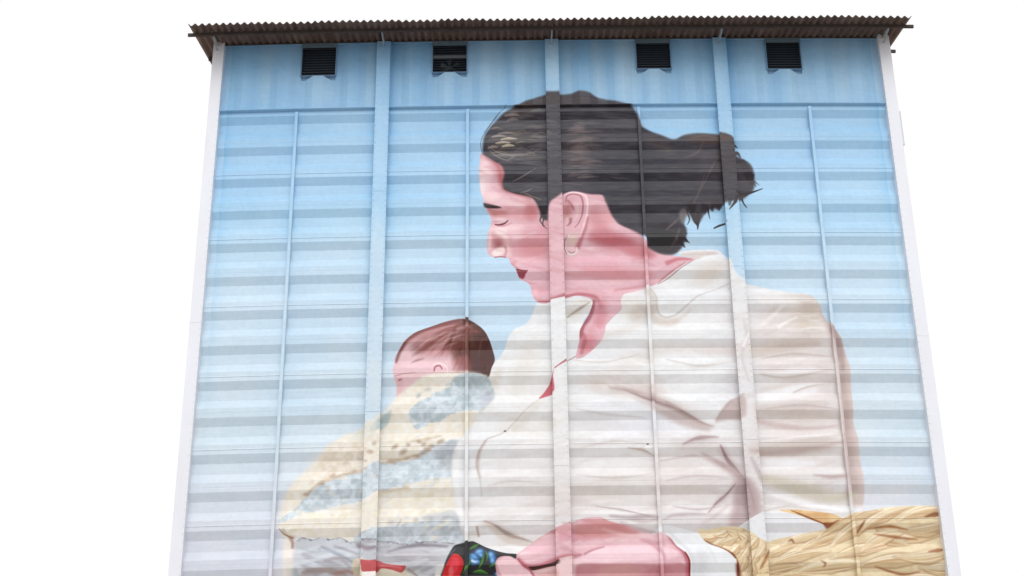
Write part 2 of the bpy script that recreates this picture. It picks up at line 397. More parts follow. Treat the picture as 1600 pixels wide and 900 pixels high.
    stroke([(773,348.5),(780,349.5),(788,347),(794,342)], 2, 1.4, (104,58,68), wm=3.2, feather=.7)
    stroke([(771,344),(780,343),(790,340)], 1, 1, (176,110,116), wm=1.4, feather=.6, alpha=.8)
    stroke([(776,352),(788,351),(800,346)], 2, 2, (200,128,134), wm=3, feather=1.4, alpha=.7)
    K(752, 290, 6, 16, 4, (247,224,228), alpha=.8)
    stroke([(758,243),(772,252),(781,264),(783,282),(788,294),(806,302),(830,311)], 3, 5, (186,96,98), wm=8, feather=3, alpha=.7, clip=sk)
    K(800, 318, 26, 5, 10, (238,196,202), alpha=.7)
    K(772, 333, 8, 4, 10, (196,120,116), alpha=.6)
    K(783, 341, 10, 3, 0, (240,204,208), alpha=.8)
    K(806, 366, 12, 10, -10, (240,196,202), alpha=.7)
    K(846, 372, 12, 34, 4, (222,140,148), alpha=.6)
    K(765, 376, 3.5, 16, 4, (243,198,202), alpha=.8)
    K(777, 394, 9, 3.5, -8, (250,230,230), alpha=.9)
    K(803, 411, 4, 6, 20, (206,128,134), alpha=.5)
    K(836, 456, 6, 8, 0, (240,184,194), alpha=.7)
    K(890, 440, 30, 8, -6, (234,174,184), alpha=.6)
    # jaw, neck
    K(955, 374, 46, 15, 10, (184,84,90), alpha=.85)
    K(1000, 392, 30, 12, 14, (196,98,104), alpha=.7)
    K(940, 430, 70, 7, 2, (206,124,128), alpha=.5)
    K(835, 388, 26, 12, 6, (208,122,126), alpha=.6)
    K(935, 345, 16, 30, -26, (200,112,114), alpha=.6)
    K(990, 388, 30, 10, 12, (204,116,122), alpha=.6)
    K(930, 410, 60, 14, 0, (233,166,178), alpha=.7)
    K(950, 335, 14, 16, 0, (226,150,152), alpha=.7)
    K(965, 425, 70, 10, 4, (222,140,146), alpha=.7)
    stroke([(840,471),(860,470),(885,463),(905,459),(930,464),(940,480)], 3, 6, (184,92,100), wm=6, feather=1.8, alpha=.85, clip=sk)
    stroke([(927,468),(922,488),(910,506),(906,530)], 9, 6, (150,74,84), wm=12, feather=2, alpha=.85, clip=sk)
    K(938, 490, 12, 30, 8, (212,128,138), alpha=.8)
    K(918, 535, 14, 20, 30, (214,120,126), alpha=.8)
    stroke([(908,520),(914,530),(908,552)], 8, 5, (178,84,90), feather=2.5, alpha=.6, clip=sk)
    stroke([(960,452),(985,448),(1012,444)], 4, 3, (206,124,132), feather=2, alpha=.7, clip=sk)
    stroke([(1040,412),(1060,404),(1082,404)], 8, 4, (196,92,100), feather=2.5, alpha=.75, clip=sk)
    stroke([(1030,440),(1052,423),(1072,411)], 4, 3, (190,96,100), feather=1.6, alpha=.8, clip=sk)
    # the bit of skin in the neck opening, further down
    poly([(865,577),(864,590),(866,611),(858,617),(842,622),(850,612),(858,600),(862,590)], (203,92,102), feather=.6)
    stroke([(866,577),(876,571),(886,565)], 1, 2, (190,90,98), feather=.6)

    # ------------------------------------------------------------ hair
    HA = [(754.6,238),(755,222),(758,210),(766,196),(777,185),(790,175),(805,167),(820,158.5),(838,151),(853,147),(874,146.5),(892,145),(904,141.5),(919,143.5),
          (934,151),(958,156.5),(985,164.5),(995,178),(1002,193),(1018,205),(1033,211),(1048,217),(1057,217),(1069,211),(1090,208),(1110,209),(1128,211),(1141,215.5),
          (1147,223),(1150,240),(1164,248),(1174,259),(1178,270),(1180,284),(1178,294),(1168,306),(1156,314),(1146,317),(1136,318),(1122,324),(1108,326.5),(1099,336),
          (1092,348),(1086,346),(1080,336),(1075,331),(1069,346),(1073,360),(1071,374),(1064,387),(1052,395.5),(1032,394),(1013,384),(1010,372),(991,361),(970,350),
          (957,335),(947,316),(941,304),(922,302),(900,297),(884,300),(874,308),(860,318),(856,330),(855,342),(846,338),(842,325),(832,310),(806,301),(788,294),
          (785,283),(788,271),(784,259),(775,252),(763,244)]
    ha = mask(HA, 1.0)
    paintmask(ha, (68,66,72), nz=N_SOFT, col2=(82,80,87), thr=(.25, .75))
    H = lambda *a, **k: soft(*a, clip=ha, **k)
    H(1000, 280, 80, 60, 0, (62,62,69), alpha=.6)
    H(1130, 255, 30, 30, 0, (70,64,66), alpha=.6)
    H(1040, 370, 34, 24, 0, (56,50,52), alpha=.7)
    H(815, 172, 40, 12, -20, (88,78,78), alpha=.7)
    H(805, 215, 40, 26, -8, (88,82,82), alpha=.6)
    H(905, 235, 26, 50, 4, (92,84,86), alpha=.7)
    H(870, 158, 60, 10, 0, (80,72,72), alpha=.6)
    paintmask(ha, (98,95,100), alpha=.22, clip=np.clip((N_HAIR-.54)/.16, 0, 1))
    paintmask(ha, (54,50,52), alpha=.22, clip=np.clip((.42-N_HAIR)/.1, 0, 1))
    for i in range(40):
        x = random.uniform(762, 846); y = random.uniform(166, 262); L = random.uniform(20, 46)
        g = random.choice([112, 126, 138])
        stroke([(x, y), (x+L*.5, y-random.uniform(0, 4)), (x+L, y-random.uniform(-2, 4))], .8, .6, (g, g*.98, g), wm=random.uniform(3, 6), feather=1.4, alpha=.34, clip=ha)
    for i in range(34):
        x = random.uniform(880, 910); y = random.uniform(190, 282); L = random.uniform(16, 38)
        stroke([(x, y), (x+L*.5, y-2), (x+L, y-1)], .8, .6, random.choice([(128,116,116), (112,106,110), (138,124,122)]), wm=random.uniform(3, 6), feather=1.3, alpha=.36, clip=ha)
    H(1110, 218, 46, 7, 2, (104,84,78), alpha=.6)
    H(1030, 225, 30, 8, 20, (96,86,84), alpha=.5)
    # lit locks over the forehead and the ear
    for i in range(46):
        x = random.uniform(760, 838); y = random.uniform(196, 246)
        L = random.uniform(12, 34)
        g = random.uniform(.6, 1)
        stroke([(x, y), (x+L*.5, y-random.uniform(-1, 5)), (x+L, y-random.uniform(-3, 5))], .6, .6,
               (150*g, 138*g, 128*g), wm=random.uniform(1, 2.6), feather=.6, alpha=.55, clip=ha)
    for (x, y, L, c) in [(782,218,26,(196,180,160)),(774,224,24,(188,172,152)),(784,228,20,(204,188,166)),(768,214,22,(160,150,144)),(778,208,26,(142,134,134)),
                         (788,180,24,(140,128,126)),(792,186,18,(128,120,122)),(762,230,16,(150,138,128))]:
        stroke([(x, y), (x+L*.5, y-2), (x+L, y-1)], 1.5, 1, c, wm=4, feather=.9, alpha=.85, clip=ha)
    for (x, y, L) in [(889,200,24),(896,205,20),(884,224,30),(892,232,28),(888,240,34),(886,250,24),(890,262,20),(886,275,18),(884,236,40),(900,218,26)]:
        stroke([(x, y), (x+L*.5, y-3), (x+L, y-2)], 1, 1, (128,112,114), wm=6, feather=1.6, alpha=.5, clip=ha)
    for pts in [[(762,226),(774,234),(790,239),(815,240),(836,236)], [(790,250),(800,244),(806,240)], [(800,282),(812,277),(824,271),(838,262)],
                [(812,299),(824,296),(832,291)], [(764,232),(780,244),(800,250)]]:
        stroke(pts, .6, .6, (164,154,142), wm=2.2, feather=.9, alpha=.5)
    # flyaway strands in front of the forehead line and along the crown
    for pts in [[(752,218),(762,198),(776,180),(792,166)], [(756,206),(766,192),(780,176)], [(754,240),(751,225),(754,212)]]:
        stroke(pts, .6, .5, (70,74,82), wm=1.1, feather=.5, alpha=.7)
    for i in range(60):
        x = random.uniform(770, 1000); y = random.uniform(165, 300); L = random.uniform(30, 80)
        g = random.choice([48, 52, 108, 112])
        stroke([(x, y), (x+L*.5, y+random.uniform(-3, 3)), (x+L, y+random.uniform(-2, 8))], .6, .5, (g, g*.94, g*.98), wm=1.6, feather=.6, alpha=.35, clip=ha)
    for pts in [[(1070,244),(1090,236),(1100,220)], [(1098,290),(1112,262),(1124,240)], [(1078,330),(1092,300),(1102,270)], [(1080,216),(1100,212),(1124,216)]]:
        stroke(pts, .8, .8, (124,104,100), wm=2.4, feather=1, alpha=.55, clip=ha)
    for pts in [[(1046,388),(1056,374),(1062,356)], [(1040,360),(1050,350),(1062,338)]]:
        stroke(pts, 1, 1, (128,116,112), wm=4, feather=1.2, alpha=.55, clip=ha)
    # temple wisps
    for pts in [[(842,322),(850,334),(848,350),(856,358)], [(850,326),(844,342),(852,352)], [(830,306),(840,316),(846,330)], [(788,292),(806,300),(830,306)]]:
        stroke(pts, 2, .6, (70,58,62), wm=2.2, feather=.7, alpha=.85)
    stroke([(818,298),(830,306),(846,312)], 1, 1, (150,120,100), wm=2, feather=.8, alpha=.7)
    # ends of the bun
    D = (66,62,64)
    for i in range(26):                                   # loose ends round the bun
        t = random.random()
        x = 1146+t*34; y = 226+t*58+random.uniform(-3, 4)
        stroke([(x-8, y+2), (x, y), (x+random.uniform(3, 8), y+random.uniform(-2, 9))], 3, .5, D, wm=3, feather=.8, alpha=.7)
    for i in range(18):
        x = random.uniform(1078, 1140); y = 322+random.uniform(-4, 3)-(x-1100)*.08
        stroke([(x, y-6), (x-1, y+2), (x-random.uniform(-3, 4), y+random.uniform(3, 9))], 6, .8, D, wm=5, feather=1.2, alpha=.7)
    for i in range(16):
        x = random.uniform(1040, 1074); y = random.uniform(378, 394)-(x-1040)*.45
        stroke([(x-6, y-6), (x, y), (x+random.uniform(1, 5), y+random.uniform(0, 5))], 3, .5, D, wm=3, feather=.8, alpha=.7)
    for pts, a, b, c in [([(1164,304),(1176,299),(1193,292)], 5, .6, 4), ([(1150,308),(1148,318),(1138,331)], 6, .6, 5), ([(1158,308),(1162,318),(1168,324)], 4, .5, 2),
                         ([(1134,348),(1124,352),(1115,357)], 3, 2, 4), ([(1092,330),(1091,346),(1090,359)], 9, .8, 5), ([(1082,328),(1086,342),(1090,352)], 7, 1, 5),
                         ([(1106,322),(1108,332),(1110,340)], 4, .6, 2), ([(1072,326),(1078,340),(1074,350)], 3, .6, 2), ([(1150,300),(1160,305),(1172,300)], 10, 4, 8)]:
        stroke(pts, a, b, D, wm=c, feather=.6)
    poly([(1063,327),(1071,325),(1075,334),(1070,344),(1066,348),(1062,336)], (150,142,142), feather=1.6, alpha=.55)

    # ------------------------------------------------------------ ear and hoop
    EAR = [(878,308),(884,301),(892,297.5),(904,298),(915,303),(920,315),(919.5,330),(917,345),(912,362),(905,377),(896,384),(889,382),(884,372),(883,356),(879,340),(877,322)]
    er = mask(EAR, .5)
    paintmask(er, (226,168,176))
    E = lambda *a, **k: soft(*a, clip=er, **k)
    E(894, 316, 12, 10, 0, (214,142,150), alpha=.8)
    E(887, 328, 8, 14, 10, (196,118,116), alpha=.8)
    stroke([(884,316),(886,306),(896,302),(907,306),(911,318),(910,332),(905,345),(898,355)], 2, 1.5, (176,100,112), wm=3, feather=.8, alpha=.85)
    stroke([(880,306),(890,299.5),(903,300),(914,306),(917,318),(916,334),(911,352)], 3, 2, (241,192,200), wm=4, feather=.9, alpha=.85)
    stroke([(881,304),(890,298.5),(904,299.5),(915,305),(918.5,318),(917,336),(912,354),(906,370)], 1.5, 1.5, (249,214,220), wm=2.6, feather=.7, alpha=.9, clip=er)
    E(900, 318, 8, 9, 0, (236,182,188), alpha=.7)
    E(886, 345, 4, 10, 0, (240,190,196), alpha=.7)
    stroke([(886,312),(893,320),(897,327)], 2, 2, (170,96,106), wm=3.4, feather=1, alpha=.8)
    stroke([(892,338),(891,346),(886,352)], 5, 2, (168,98,104), feather=1.2, alpha=.85)
    stroke([(902,318),(903,330),(898,342)], 4, 3, (238,184,190), feather=1.4, alpha=.8)
    stroke([(880,345),(884,356),(884,366)], 4, 4, (236,178,184), feather=1.5, alpha=.8)
    E(893, 374, 9, 11, 10, (222,190,176), alpha=.9)
    stroke([(919,336),(915,356),(908,374),(902,386)], 3, 8, (178,92,98), wm=5, feather=1.6, alpha=.75)
    stroke([(889,366),(884.5,373),(883.5,385),(886,392),(891,395.5),(898,394.5),(902,389),(901,384)], 1.8, 2, (222,214,210), wm=2.2, feather=.5)
    stroke([(887,368),(882.8,376),(882.5,387),(886,395)], 1, 1, (110,72,76), feather=.5, alpha=.8)
    stroke([(887,390),(893,393),(899,391)], 1, 1, (120,90,88), feather=.5, alpha=.8)

    # ------------------------------------------------------------ baby's head
    BH = [(616,566),(617,556),(625,542.5),(635,530),(652,517.5),(680,506),(700,499.5),(720,496),(735,499),(750,509),(760,522),(768,540),(773,560),(768,575),
          (763,589),(747,587),(728,584),(700,586),(660,592),(640,603),(624,622),(619,616),(619,602),(616,590),(614,577)]
    bh = mask(BH, .5)
    paintmask(bh, (226,182,187), nz=N_SOFT, col2=(231,190,196))
    Bq = lambda *a, **k: soft(*a, clip=bh, **k)
    Bq(650, 570, 30, 8, 0, (240,200,208), alpha=.8)
    Bq(690, 545, 46, 12, -6, (198,118,118), alpha=.6)
    Bq(690, 522, 40, 10, -16, (214,142,146), alpha=.7)
    Bq(624, 600, 6, 18, 0, (226,164,166), alpha=.6)
    stroke([(618,566),(624,548),(636,532),(654,519),(682,508),(704,502),(722,498)], 3, 8, (116,66,64), wm=9, feather=2, alpha=.85, clip=bh)
    poly([(650,530),(690,510),(728,500),(734,520),(734,548),(726,572),(712,566),(706,548),(690,544),(660,546),(640,545)], (166,104,100), feather=6, alpha=.72, clip=bh)
    stroke([(655,540),(676,526),(700,516)], 4, 2, (230,166,168), wm=7, feather=2.2, alpha=.75, clip=bh)
    stroke([(676,552),(690,538),(702,526)], 3, 2, (226,160,160), wm=6, feather=2, alpha=.6, clip=bh)
    poly([(722,497),(738,499),(752,509),(762,523),(769,541),(774,560),(768,576),(763,590),(748,588),(732,584),(728,560),(730,530)], (92,66,60), feather=2.2, alpha=.95, clip=bh, var=.4)
    poly([(738,550),(760,545),(772,560),(766,578),(762,589),(744,587),(736,572)], (86,66,68), feather=3, alpha=.8, clip=bh)
    soft(756, 530, 14, 16, 30, (64,44,38), alpha=.75, clip=bh)
    poly([(722,497),(736,498),(752,508),(764,523),(771,542),(774,560),(769,576),(763,590),(752,588),(750,560),(742,530)], (88,64,58), feather=1.2, jag=.8, alpha=.8, clip=bh)
    stroke([(636,536),(660,523),(690,513),(716,507)], 3, 4, (190,120,118), wm=8, feather=2, alpha=.6, clip=bh)
    stroke([(712,520),(716,540),(722,562),(730,580)], 4, 5, (138,84,78), wm=12, feather=3, alpha=.75, clip=bh)
    poly([(712,508),(730,502),(738,540),(736,584),(722,582),(712,566),(704,548),(700,528)], (112,72,66), feather=6, alpha=.7, clip=bh)
    for i in range(60):                                   # strands from the crown towards the brow
        t = random.random(); x1 = 640+t*84; y1 = 548-t*6+random.uniform(-8, 22)*(.4+t*.6)
        x0 = 742+random.uniform(-14, 12); y0 = 508+random.uniform(-4, 14)
        xm = (x0+x1)/2; ym = (y0+y1)/2-14+random.uniform(-4, 4)
        stroke([(x0, y0), (xm, ym), (x1, y1)], .8, .4, random.choice([(128,74,70), (150,92,86), (104,62,58), (200,140,136)]), wm=random.uniform(1.5, 3.5), feather=1, alpha=.4, clip=bh)
    for i in range(34):
        x = random.uniform(706, 764); y = random.uniform(503, 580)
        stroke([(x, y), (x-random.uniform(-3, 5), y+8), (x-random.uniform(-4, 9), y+random.uniform(14, 26))], .6, .6,
               random.choice([(112,80,72), (66,48,46), (124,86,80), (98,68,62)]), wm=3.2, feather=1.2, alpha=.38, clip=bh)
    for i in range(26):
        x = random.uniform(640, 716); y = 560-(x-620)*.45+random.uniform(-6, 16)
        stroke([(x, y), (x+10, y-5), (x+22, y-8)], .5, .5, random.choice([(150,92,90), (222,166,166), (136,84,80)]), wm=3.4, feather=1.3, alpha=.36, clip=bh)
    poly([(672,572),(676,567),(684,565.5),(693,568),(699,575),(699,582),(690,584),(680,583),(674,579)], (238,190,198), feather=.8, alpha=.95, clip=bh)
    stroke([(678,581),(680,573),(687,571),(691,577)], 2, 2, (166,94,98), wm=3.4, feather=.9, alpha=.85)
    stroke([(675,570),(684,566),(693,569),(699,576),(699,583)], 2, 1.5, (250,214,220), wm=3, feather=.7)
    poly([(706,560),(730,556),(732,584),(712,584)], (196,120,120), feather=4, alpha=.55, clip=bh)
    stroke([(616,588),(630,584),(650,582)], 2, 1, (186,116,112), feather=.9, alpha=.7, clip=bh)
    stroke([(622,594),(628,592)], 3, 2, (166,92,90), feather=.9, alpha=.7, clip=bh)

    # ------------------------------------------------------------ blanket
    BK = [(552,676),(570,665),(588,655),(604,640),(620,618),(645,598),(660,588),(682,583),(725,581),(745,583),(762,589),(771,605),(772,620),(760,635),(747,650),(737,664),
          (725,681),(712,698),(706,718),(705,742),(710,780),(717,815),(727,846),(707,850),(695,849),(670,851),(645,849),(632,855),(620,853),(600,852),(575,848),(557,846),(540,843),
          (525,842),(495,840),(460,839),(443,838),(438,828),(436,815),(442,798),(446,780),(455,764),(470,750),(490,729),(510,704),(527,690)]
    bk = mask(BK, 2.2)
    paintmask(bk, (231,221,206), nz=N_WOOL, col2=(234,231,225), thr=(.3, .7))
    stroke([(438,826),(440,800),(448,776),(466,752),(490,726),(512,702),(548,676)], 6, 8, (232,222,208), wm=10, feather=4, alpha=.7)
    G1, G2 = (186,198,207), (203,213,221)
    poly([(707,592),(720,585),(745,583),(763,590),(772,606),(771,625),(752,640),(727,643),(702,648),(690,657),(670,661),(650,668),(640,656),(640,640),(660,625),(682,610),(700,603)],
         (182,195,203), feather=.7, jag=1.1, clip=bk, nz=N_WOOL, col2=(212,222,230), thr=(.3, .7))
    poly([(707,592),(722,585),(745,583),(764,590),(772,606),(764,616),(742,606),(718,604)], (166,176,181), feather=2, clip=bk, alpha=.8, nz=N_WOOL, col2=(184,196,200), thr=(.3, .7))
    soft(762, 625, 14, 14, 0, (190,186,200), alpha=.6, clip=bk)
    poly([(592,655),(612,640),(606,660),(592,672),(578,676)], (170,190,198), feather=2, alpha=.8, clip=bk)
    poly([(552,676),(570,662),(590,650),(586,680),(560,690),(540,700)], (214,214,206), feather=3, alpha=.7, clip=bk)
    BLU = [(567,735),(532,741),(507,752),(490,763),(475,778),(457,796),(436,812),(442,817),(470,803),(502,797),(532,788),(567,782),(592,768),(632,760),(660,751),(682,746),(712,744),
           (708,716),(714,694),(722,685),(690,690),(660,702),(642,717),(615,719),(592,721)]
    poly(BLU, G1, feather=.7, jag=1.1, clip=bk, nz=N_WOOL, col2=(214,224,233), thr=(.3, .7))
    poly([(680,700),(715,688),(708,716),(706,744),(690,744),(684,722)], (176,180,188), feather=3, alpha=.75, clip=bk, nz=N_WOOL, col2=(190,196,202), thr=(.3, .7))
    poly([(565,832),(592,825),(632,818),(670,815),(707,805),(720,800),(730,848),(690,852),(640,852),(600,853),(552,848)], (184,192,199), feather=.7, jag=1.2, clip=bk, nz=N_WOOL, col2=(208,216,224), thr=(.3, .7))
    poly([(660,806),(705,795),(716,806),(720,822),(690,818),(668,818)], (188,192,198), feather=3, alpha=.7, clip=bk)
    # shaded undersides of the rolls, worked with a brown brush
    for pts, ww in [([(575,733),(545,739),(515,748),(494,759),(478,774)], 7), ([(592,722),(625,717),(650,712),(672,702)], 6), ([(590,768),(615,766),(640,760)], 3),
                    ([(440,826),(450,836),(462,838)], 5), ([(640,690),(665,686),(690,680)], 5)]:
        stroke(pts, 2, 2, (196,166,138), wm=ww, feather=1.6, alpha=.75, clip=bk, var=.5)
    for (x, y) in [(562,716),(571,722),(585,694),(578,708),(617,698),(638,695),(662,694),(674,697),(630,706),(655,690),(552,735),(540,722),(519,742),(504,756),(478,772),(612,720),
                   (668,702),(650,712),(688,690)]:
        soft(x, y, random.uniform(4, 9), random.uniform(2, 4.5), random.uniform(-40, 10), (178,146,124), alpha=.75, clip=bk)
    poly([(505,712),(540,690),(575,690),(570,728),(530,738),(500,750),(484,752)], (222,200,180), feather=5, alpha=.6, clip=bk, nz=N_WOOL, col2=(236,226,214), thr=(.3, .7))
    for i in range(110):
        x = random.uniform(450, 720); y = random.uniform(650, 845)
        soft(x, y, random.uniform(4, 10), random.uniform(1.5, 4), random.uniform(-40, 0), random.choice([(240,238,234), (226,210,186), (238,228,200), (216,214,214)]), alpha=.5, clip=bk)
    for i in range(50):                                  # curls of the wool on the blue rolls
        x = random.uniform(480, 700); y = 792-(x-470)*.19+random.uniform(-26, 6)
        soft(x, y, random.uniform(4, 9), random.uniform(2, 4), random.uniform(-50, -5), random.choice([(168,178,188), (224,232,239), (196,204,212), (216,226,234)]), alpha=.5, clip=bk)
    for i in range(40):
        x = random.uniform(600, 722); y = random.uniform(806, 846)
        soft(x, y, random.uniform(4, 10), random.uniform(2, 4), random.uniform(-70, 0), random.choice([(164,166,174), (212,220,228), (196,198,204)]), alpha=.45, clip=bk)
    for i in range(36):
        x = random.uniform(645, 765); y = random.uniform(598, 652)
        soft(x, y, random.uniform(4, 9), random.uniform(2, 4), random.uniform(-60, 20), random.choice([(160,172,178), (220,228,234), (196,206,214)]), alpha=.45, clip=bk)
    for i in range(36):
        x = random.uniform(455, 700); y = 806-(x-455)*.13+random.uniform(-10, 26)
        soft(x, y, random.uniform(5, 11), random.uniform(2, 4), random.uniform(-40, 0), random.choice([(222,208,180), (240,234,214), (226,218,208)]), alpha=.6, clip=bk)
    # ragged hem
    hem = [(460,839)]
    x = 462
    while x < 720:
        hem.append((x, 840+random.uniform(-1.5, 3.5)+ (4 if x > 545 else 0) + (4 if 610 < x < 640 else 0)+(3 if x > 690 else 0))); x += random.uniform(5, 11)

    # ------------------------------------------------------------ grey clothes under the blanket
    GC = hem + [(722,850),(700,872),(690,900),(680,960),(650,1040),(470,1040),(445,960),(446,900),(455,870),(458,845)]
    gc = mask(GC, .5)
    paintmask(gc, (188,193,201), nz=N_SOFT, col2=(196,196,201))
    Gq = lambda *a, **k: soft(*a, clip=gc, **k)
    Gq(530, 858, 60, 14, 8, (196,200,208), alpha=.7)
    Gq(640, 872, 60, 14, 0, (174,170,177), alpha=.85)
    Gq(650, 896, 50, 12, 0, (170,176,178), alpha=.8)
    Gq(500, 895, 60, 10, 0, (176,166,164), alpha=.7)
    Gq(480, 880, 30, 12, 0, (206,212,222), alpha=.8)
    for a_, b_ in zip(hem[1:-1], hem[2:]):
        if random.random() < .8:
            w_ = random.uniform(1, 4.2)
            stroke([a_, ((a_[0]+b_[0])/2, (a_[1]+b_[1])/2+w_*.3), b_], .8, .6, random.choice([(124,124,132), (136,132,138), (112,108,114)]), wm=w_, feather=.9, alpha=.7)
    paintmask(gc, (158,156,164), alpha=.6, clip=np.clip((N_BR2-.53)/.12, 0, 1))
    paintmask(gc, (212,216,224), alpha=.6, clip=np.clip((N_BR1-.55)/.12, 0, 1))
    stroke([(500,852),(520,862),(540,872),(556,882)], 2, 2, (132,134,146), wm=5, feather=1.6, alpha=.75, clip=gc)
    stroke([(520,852),(540,858),(560,866)], 2, 2, (150,146,154), wm=4, feather=1.6, alpha=.75, clip=gc)
    stroke([(470,856),(490,862),(512,860),(540,866)], 3, 2, (170,178,188), wm=4, feather=1.6, alpha=.75, clip=gc)
    stroke([(505,878),(530,872),(548,888)], 2, 3, (162,150,156), wm=6, feather=2, alpha=.7, clip=gc)
    stroke([(556,850),(574,858),(588,856)], 4, 3, (140,124,134), wm=8, feather=2, alpha=.7, clip=gc)
    stroke([(604,862),(630,854),(660,850),(700,853)], 2, 3, (128,122,132), wm=6, feather=1.5, alpha=.8, clip=gc)
    stroke([(600,868),(640,866),(690,868)], 2, 2, (206,206,212), wm=3, feather=1, alpha=.7, clip=gc)
    stroke([(620,879),(660,878),(694,880)], 2, 2, (196,196,202), wm=4, feather=1.5, alpha=.6, clip=gc)
    stroke([(470,895),(500,890),(540,896)], 4, 4, (156,134,128), wm=8, feather=2.5, alpha=.6, clip=gc)
    stroke([(520,897),(540,892),(555,896)], 4, 4, (166,112,104), wm=5, feather=2, alpha=.6, clip=gc)
    poly([(448,890),(463,888),(467,904),(452,910)], (160,172,176), feather=2, alpha=.7, clip=gc)
    # fringe hanging at the blanket's corner
    poly([(441,838),(456,840),(458,870),(456,905),(452,940),(440,940),(442,880)], (228,222,214), feather=4, alpha=.85, nz=N_DAB, col2=(236,226,218), thr=(.4, .6))
    stroke([(436,826),(442,833),(452,838),(458,840)], 1, 3, (150,108,86), feather=.8, alpha=.9)
    stroke([(452,838),(456,846),(456,856)], 6, 4, (172,130,110), feather=1.4, alpha=.85)
    # small hand in the red cuff
    poly([(551,878),(560,872),(572,876),(580,892),(584,910),(580,960),(560,960),(553,905)], (206,188,164), feather=.9, nz=N_DAB, col2=(228,216,200), thr=(.35, .65))
    poly([(592,886),(612,888),(630,890),(642,898),(652,915),(650,970),(590,970),(586,900)], (214,204,186), feather=.9, nz=N_DAB, col2=(230,222,206), thr=(.35, .65))
    stroke([(636,888),(650,898),(660,912)], 3, 3, (150,132,118), feather=1.2, alpha=.8)
    poly([(564,876),(576,877),(590,876),(604,881),(622,883),(634,884),(632,890),(626,894),(612,890),(596,888),(588,894),(568,895),(565,886)], (196,84,84), feather=.7, var=.15)
    stroke([(594,884),(612,885),(628,888)], 2, 2, (222,108,108), feather=.9, alpha=.7)
    poly([(566,895),(588,894),(588,990),(566,990)], (238,233,230), feather=.6, smooth=False)

    # ------------------------------------------------------------ black flowered bag
    BG = [(737,844.5),(745,847),(757,853),(772,859),(790,864),(808,866),(812,874),(800,884),(790,900),(784,960),(770,1010),(680,1010),(680,940),(686,903),(694,882),(701,866),(709,852),(720,848)]
    bg_ = mask(BG, .5)
    paintmask(bg_, (44,47,53), nz=N_DAB, col2=(56,60,68))
    stroke([(690,896),(698,872),(712,856)], 2, 3, (110,112,118), wm=4, feather=1.4, alpha=.6, clip=bg_)
    poly([(683,884),(690,882),(694,884),(688,900),(686,930),(676,930),(679,898)], (216,214,212), feather=1)
    poly([(708,865),(716,866),(722,872),(725,880),(723,889),(718,900),(712,925),(688,925),(690,900),(696,884),(702,872)], (196,34,40), feather=.7, clip=bg_, var=.25)
    poly([(706,871),(714,870),(719,878),(716,890),(708,898),(702,890)], (226,62,72), feather=2, alpha=.85, clip=bg_)
    poly([(700,890),(706,884),(708,896),(702,906)], (238,104,96), feather=1.5, alpha=.7, clip=bg_)
    for (x, y, a, rx, ry) in [(741,870,30,8,4.5),(749,862,-20,8,5),(738,876,60,7,4),(768,868,70,8,5),(770,876,90,6,4),(746,878,10,5,3),(778,896,0,5,3),(752,868,40,5,3)]:
        soft(x, y, rx*1.2, ry*1.2, a, (84,140,204), alpha=.95, clip=bg_)
        soft(x-1, y-1, rx*.7, ry*.6, a, (150,192,234), alpha=.75, clip=bg_)
    soft(740, 877, 6, 2, 25, (216,232,246), alpha=.9, clip=bg_)
    for pts, ww in [([(733,858),(741,853),(748,850)], 7), ([(748,888),(753,878),(756,866)], 6), ([(738,894),(750,892),(762,896)], 8), ([(760,878),(761,868),(758,860)], 4),
                    ([(722,897),(728,888),(733,882)], 6), ([(764,886),(772,882),(776,878)], 4), ([(730,890),(733,880),(736,872)], 3)]:
        stroke(pts, 1, 1, (58,96,48), wm=ww, feather=.9, alpha=.95, clip=bg_)
        stroke([(p[0]+.5, p[1]-1) for p in pts], .5, .5, (104,148,84), wm=ww*.4, feather=.8, alpha=.8, clip=bg_)

    # ------------------------------------------------------------ cuff, hand
    CU = [(1020,833),(1032,824),(1042,820),(1065,825),(1087,831),(1099,838),(1106,846),(1117,853),(1128,857),(1142,866),(1151,878),(1153,900),(1150,1000),(1070,1000),(1050,860)]
    cu_ = mask(CU, .5)
    paintmask(cu_, (226,228,232), nz=N_SOFT, col2=(232,234,239))
    soft(1095, 890, 14, 40, 0, (206,206,210), alpha=.6, clip=cu_)
    stroke([(1048,832),(1062,846),(1076,860),(1084,880),(1085,905)], 5, 6, (206,208,212), feather=2, alpha=.6, clip=cu_)
    stroke([(1104,850),(1112,862),(1120,880)], 3, 3, (214,214,216), feather=2, alpha=.7, clip=cu_)
    stroke([(952,806),(985,809),(1012,807),(1030,809)], 3, 3, (168,150,154), wm=8, feather=2, alpha=.7)
    stroke([(985,812),(1005,815),(1030,811)], 2, 2, (190,172,172), wm=5, feather=1.5, alpha=.7)
    stroke([(1036,812),(1052,805),(1080,803),(1104,803)], 2, 2, (178,160,164), wm=6, feather=2, alpha=.6)
    stroke([(968,816),(990,824),(1014,830),(1026,830)], 3, 3, (186,168,168), wm=7, feather=2, alpha=.7)
    HN = [(807.5,866),(815,860),(830,848),(844,838),(860,829),(873,824),(890,818),(904,812),(922,808.5),(938,808),(952,814),(972,819),(985,822),(998,828),(1012,832.5),(1022,834),
          (1031,832),(1041,834),(1050,841),(1058,852),(1071,863),(1077,875),(1079,890),(1078,960),(1040,1010),(850,1010),(790,960),(778,905),(774,882),(777,873),(785,869),(797,869),(806,873)]
    hn = mask(HN, .5)
    paintmask(hn, (222,160,170), nz=N_SOFT, col2=(229,178,186))
    Q = lambda *a, **k: soft(*a, clip=hn, **k)
    Q(835, 858, 30, 12, -36, (236,186,192), alpha=.8)
    Q(858, 846, 16, 12, -20, (228,180,172), alpha=.6)
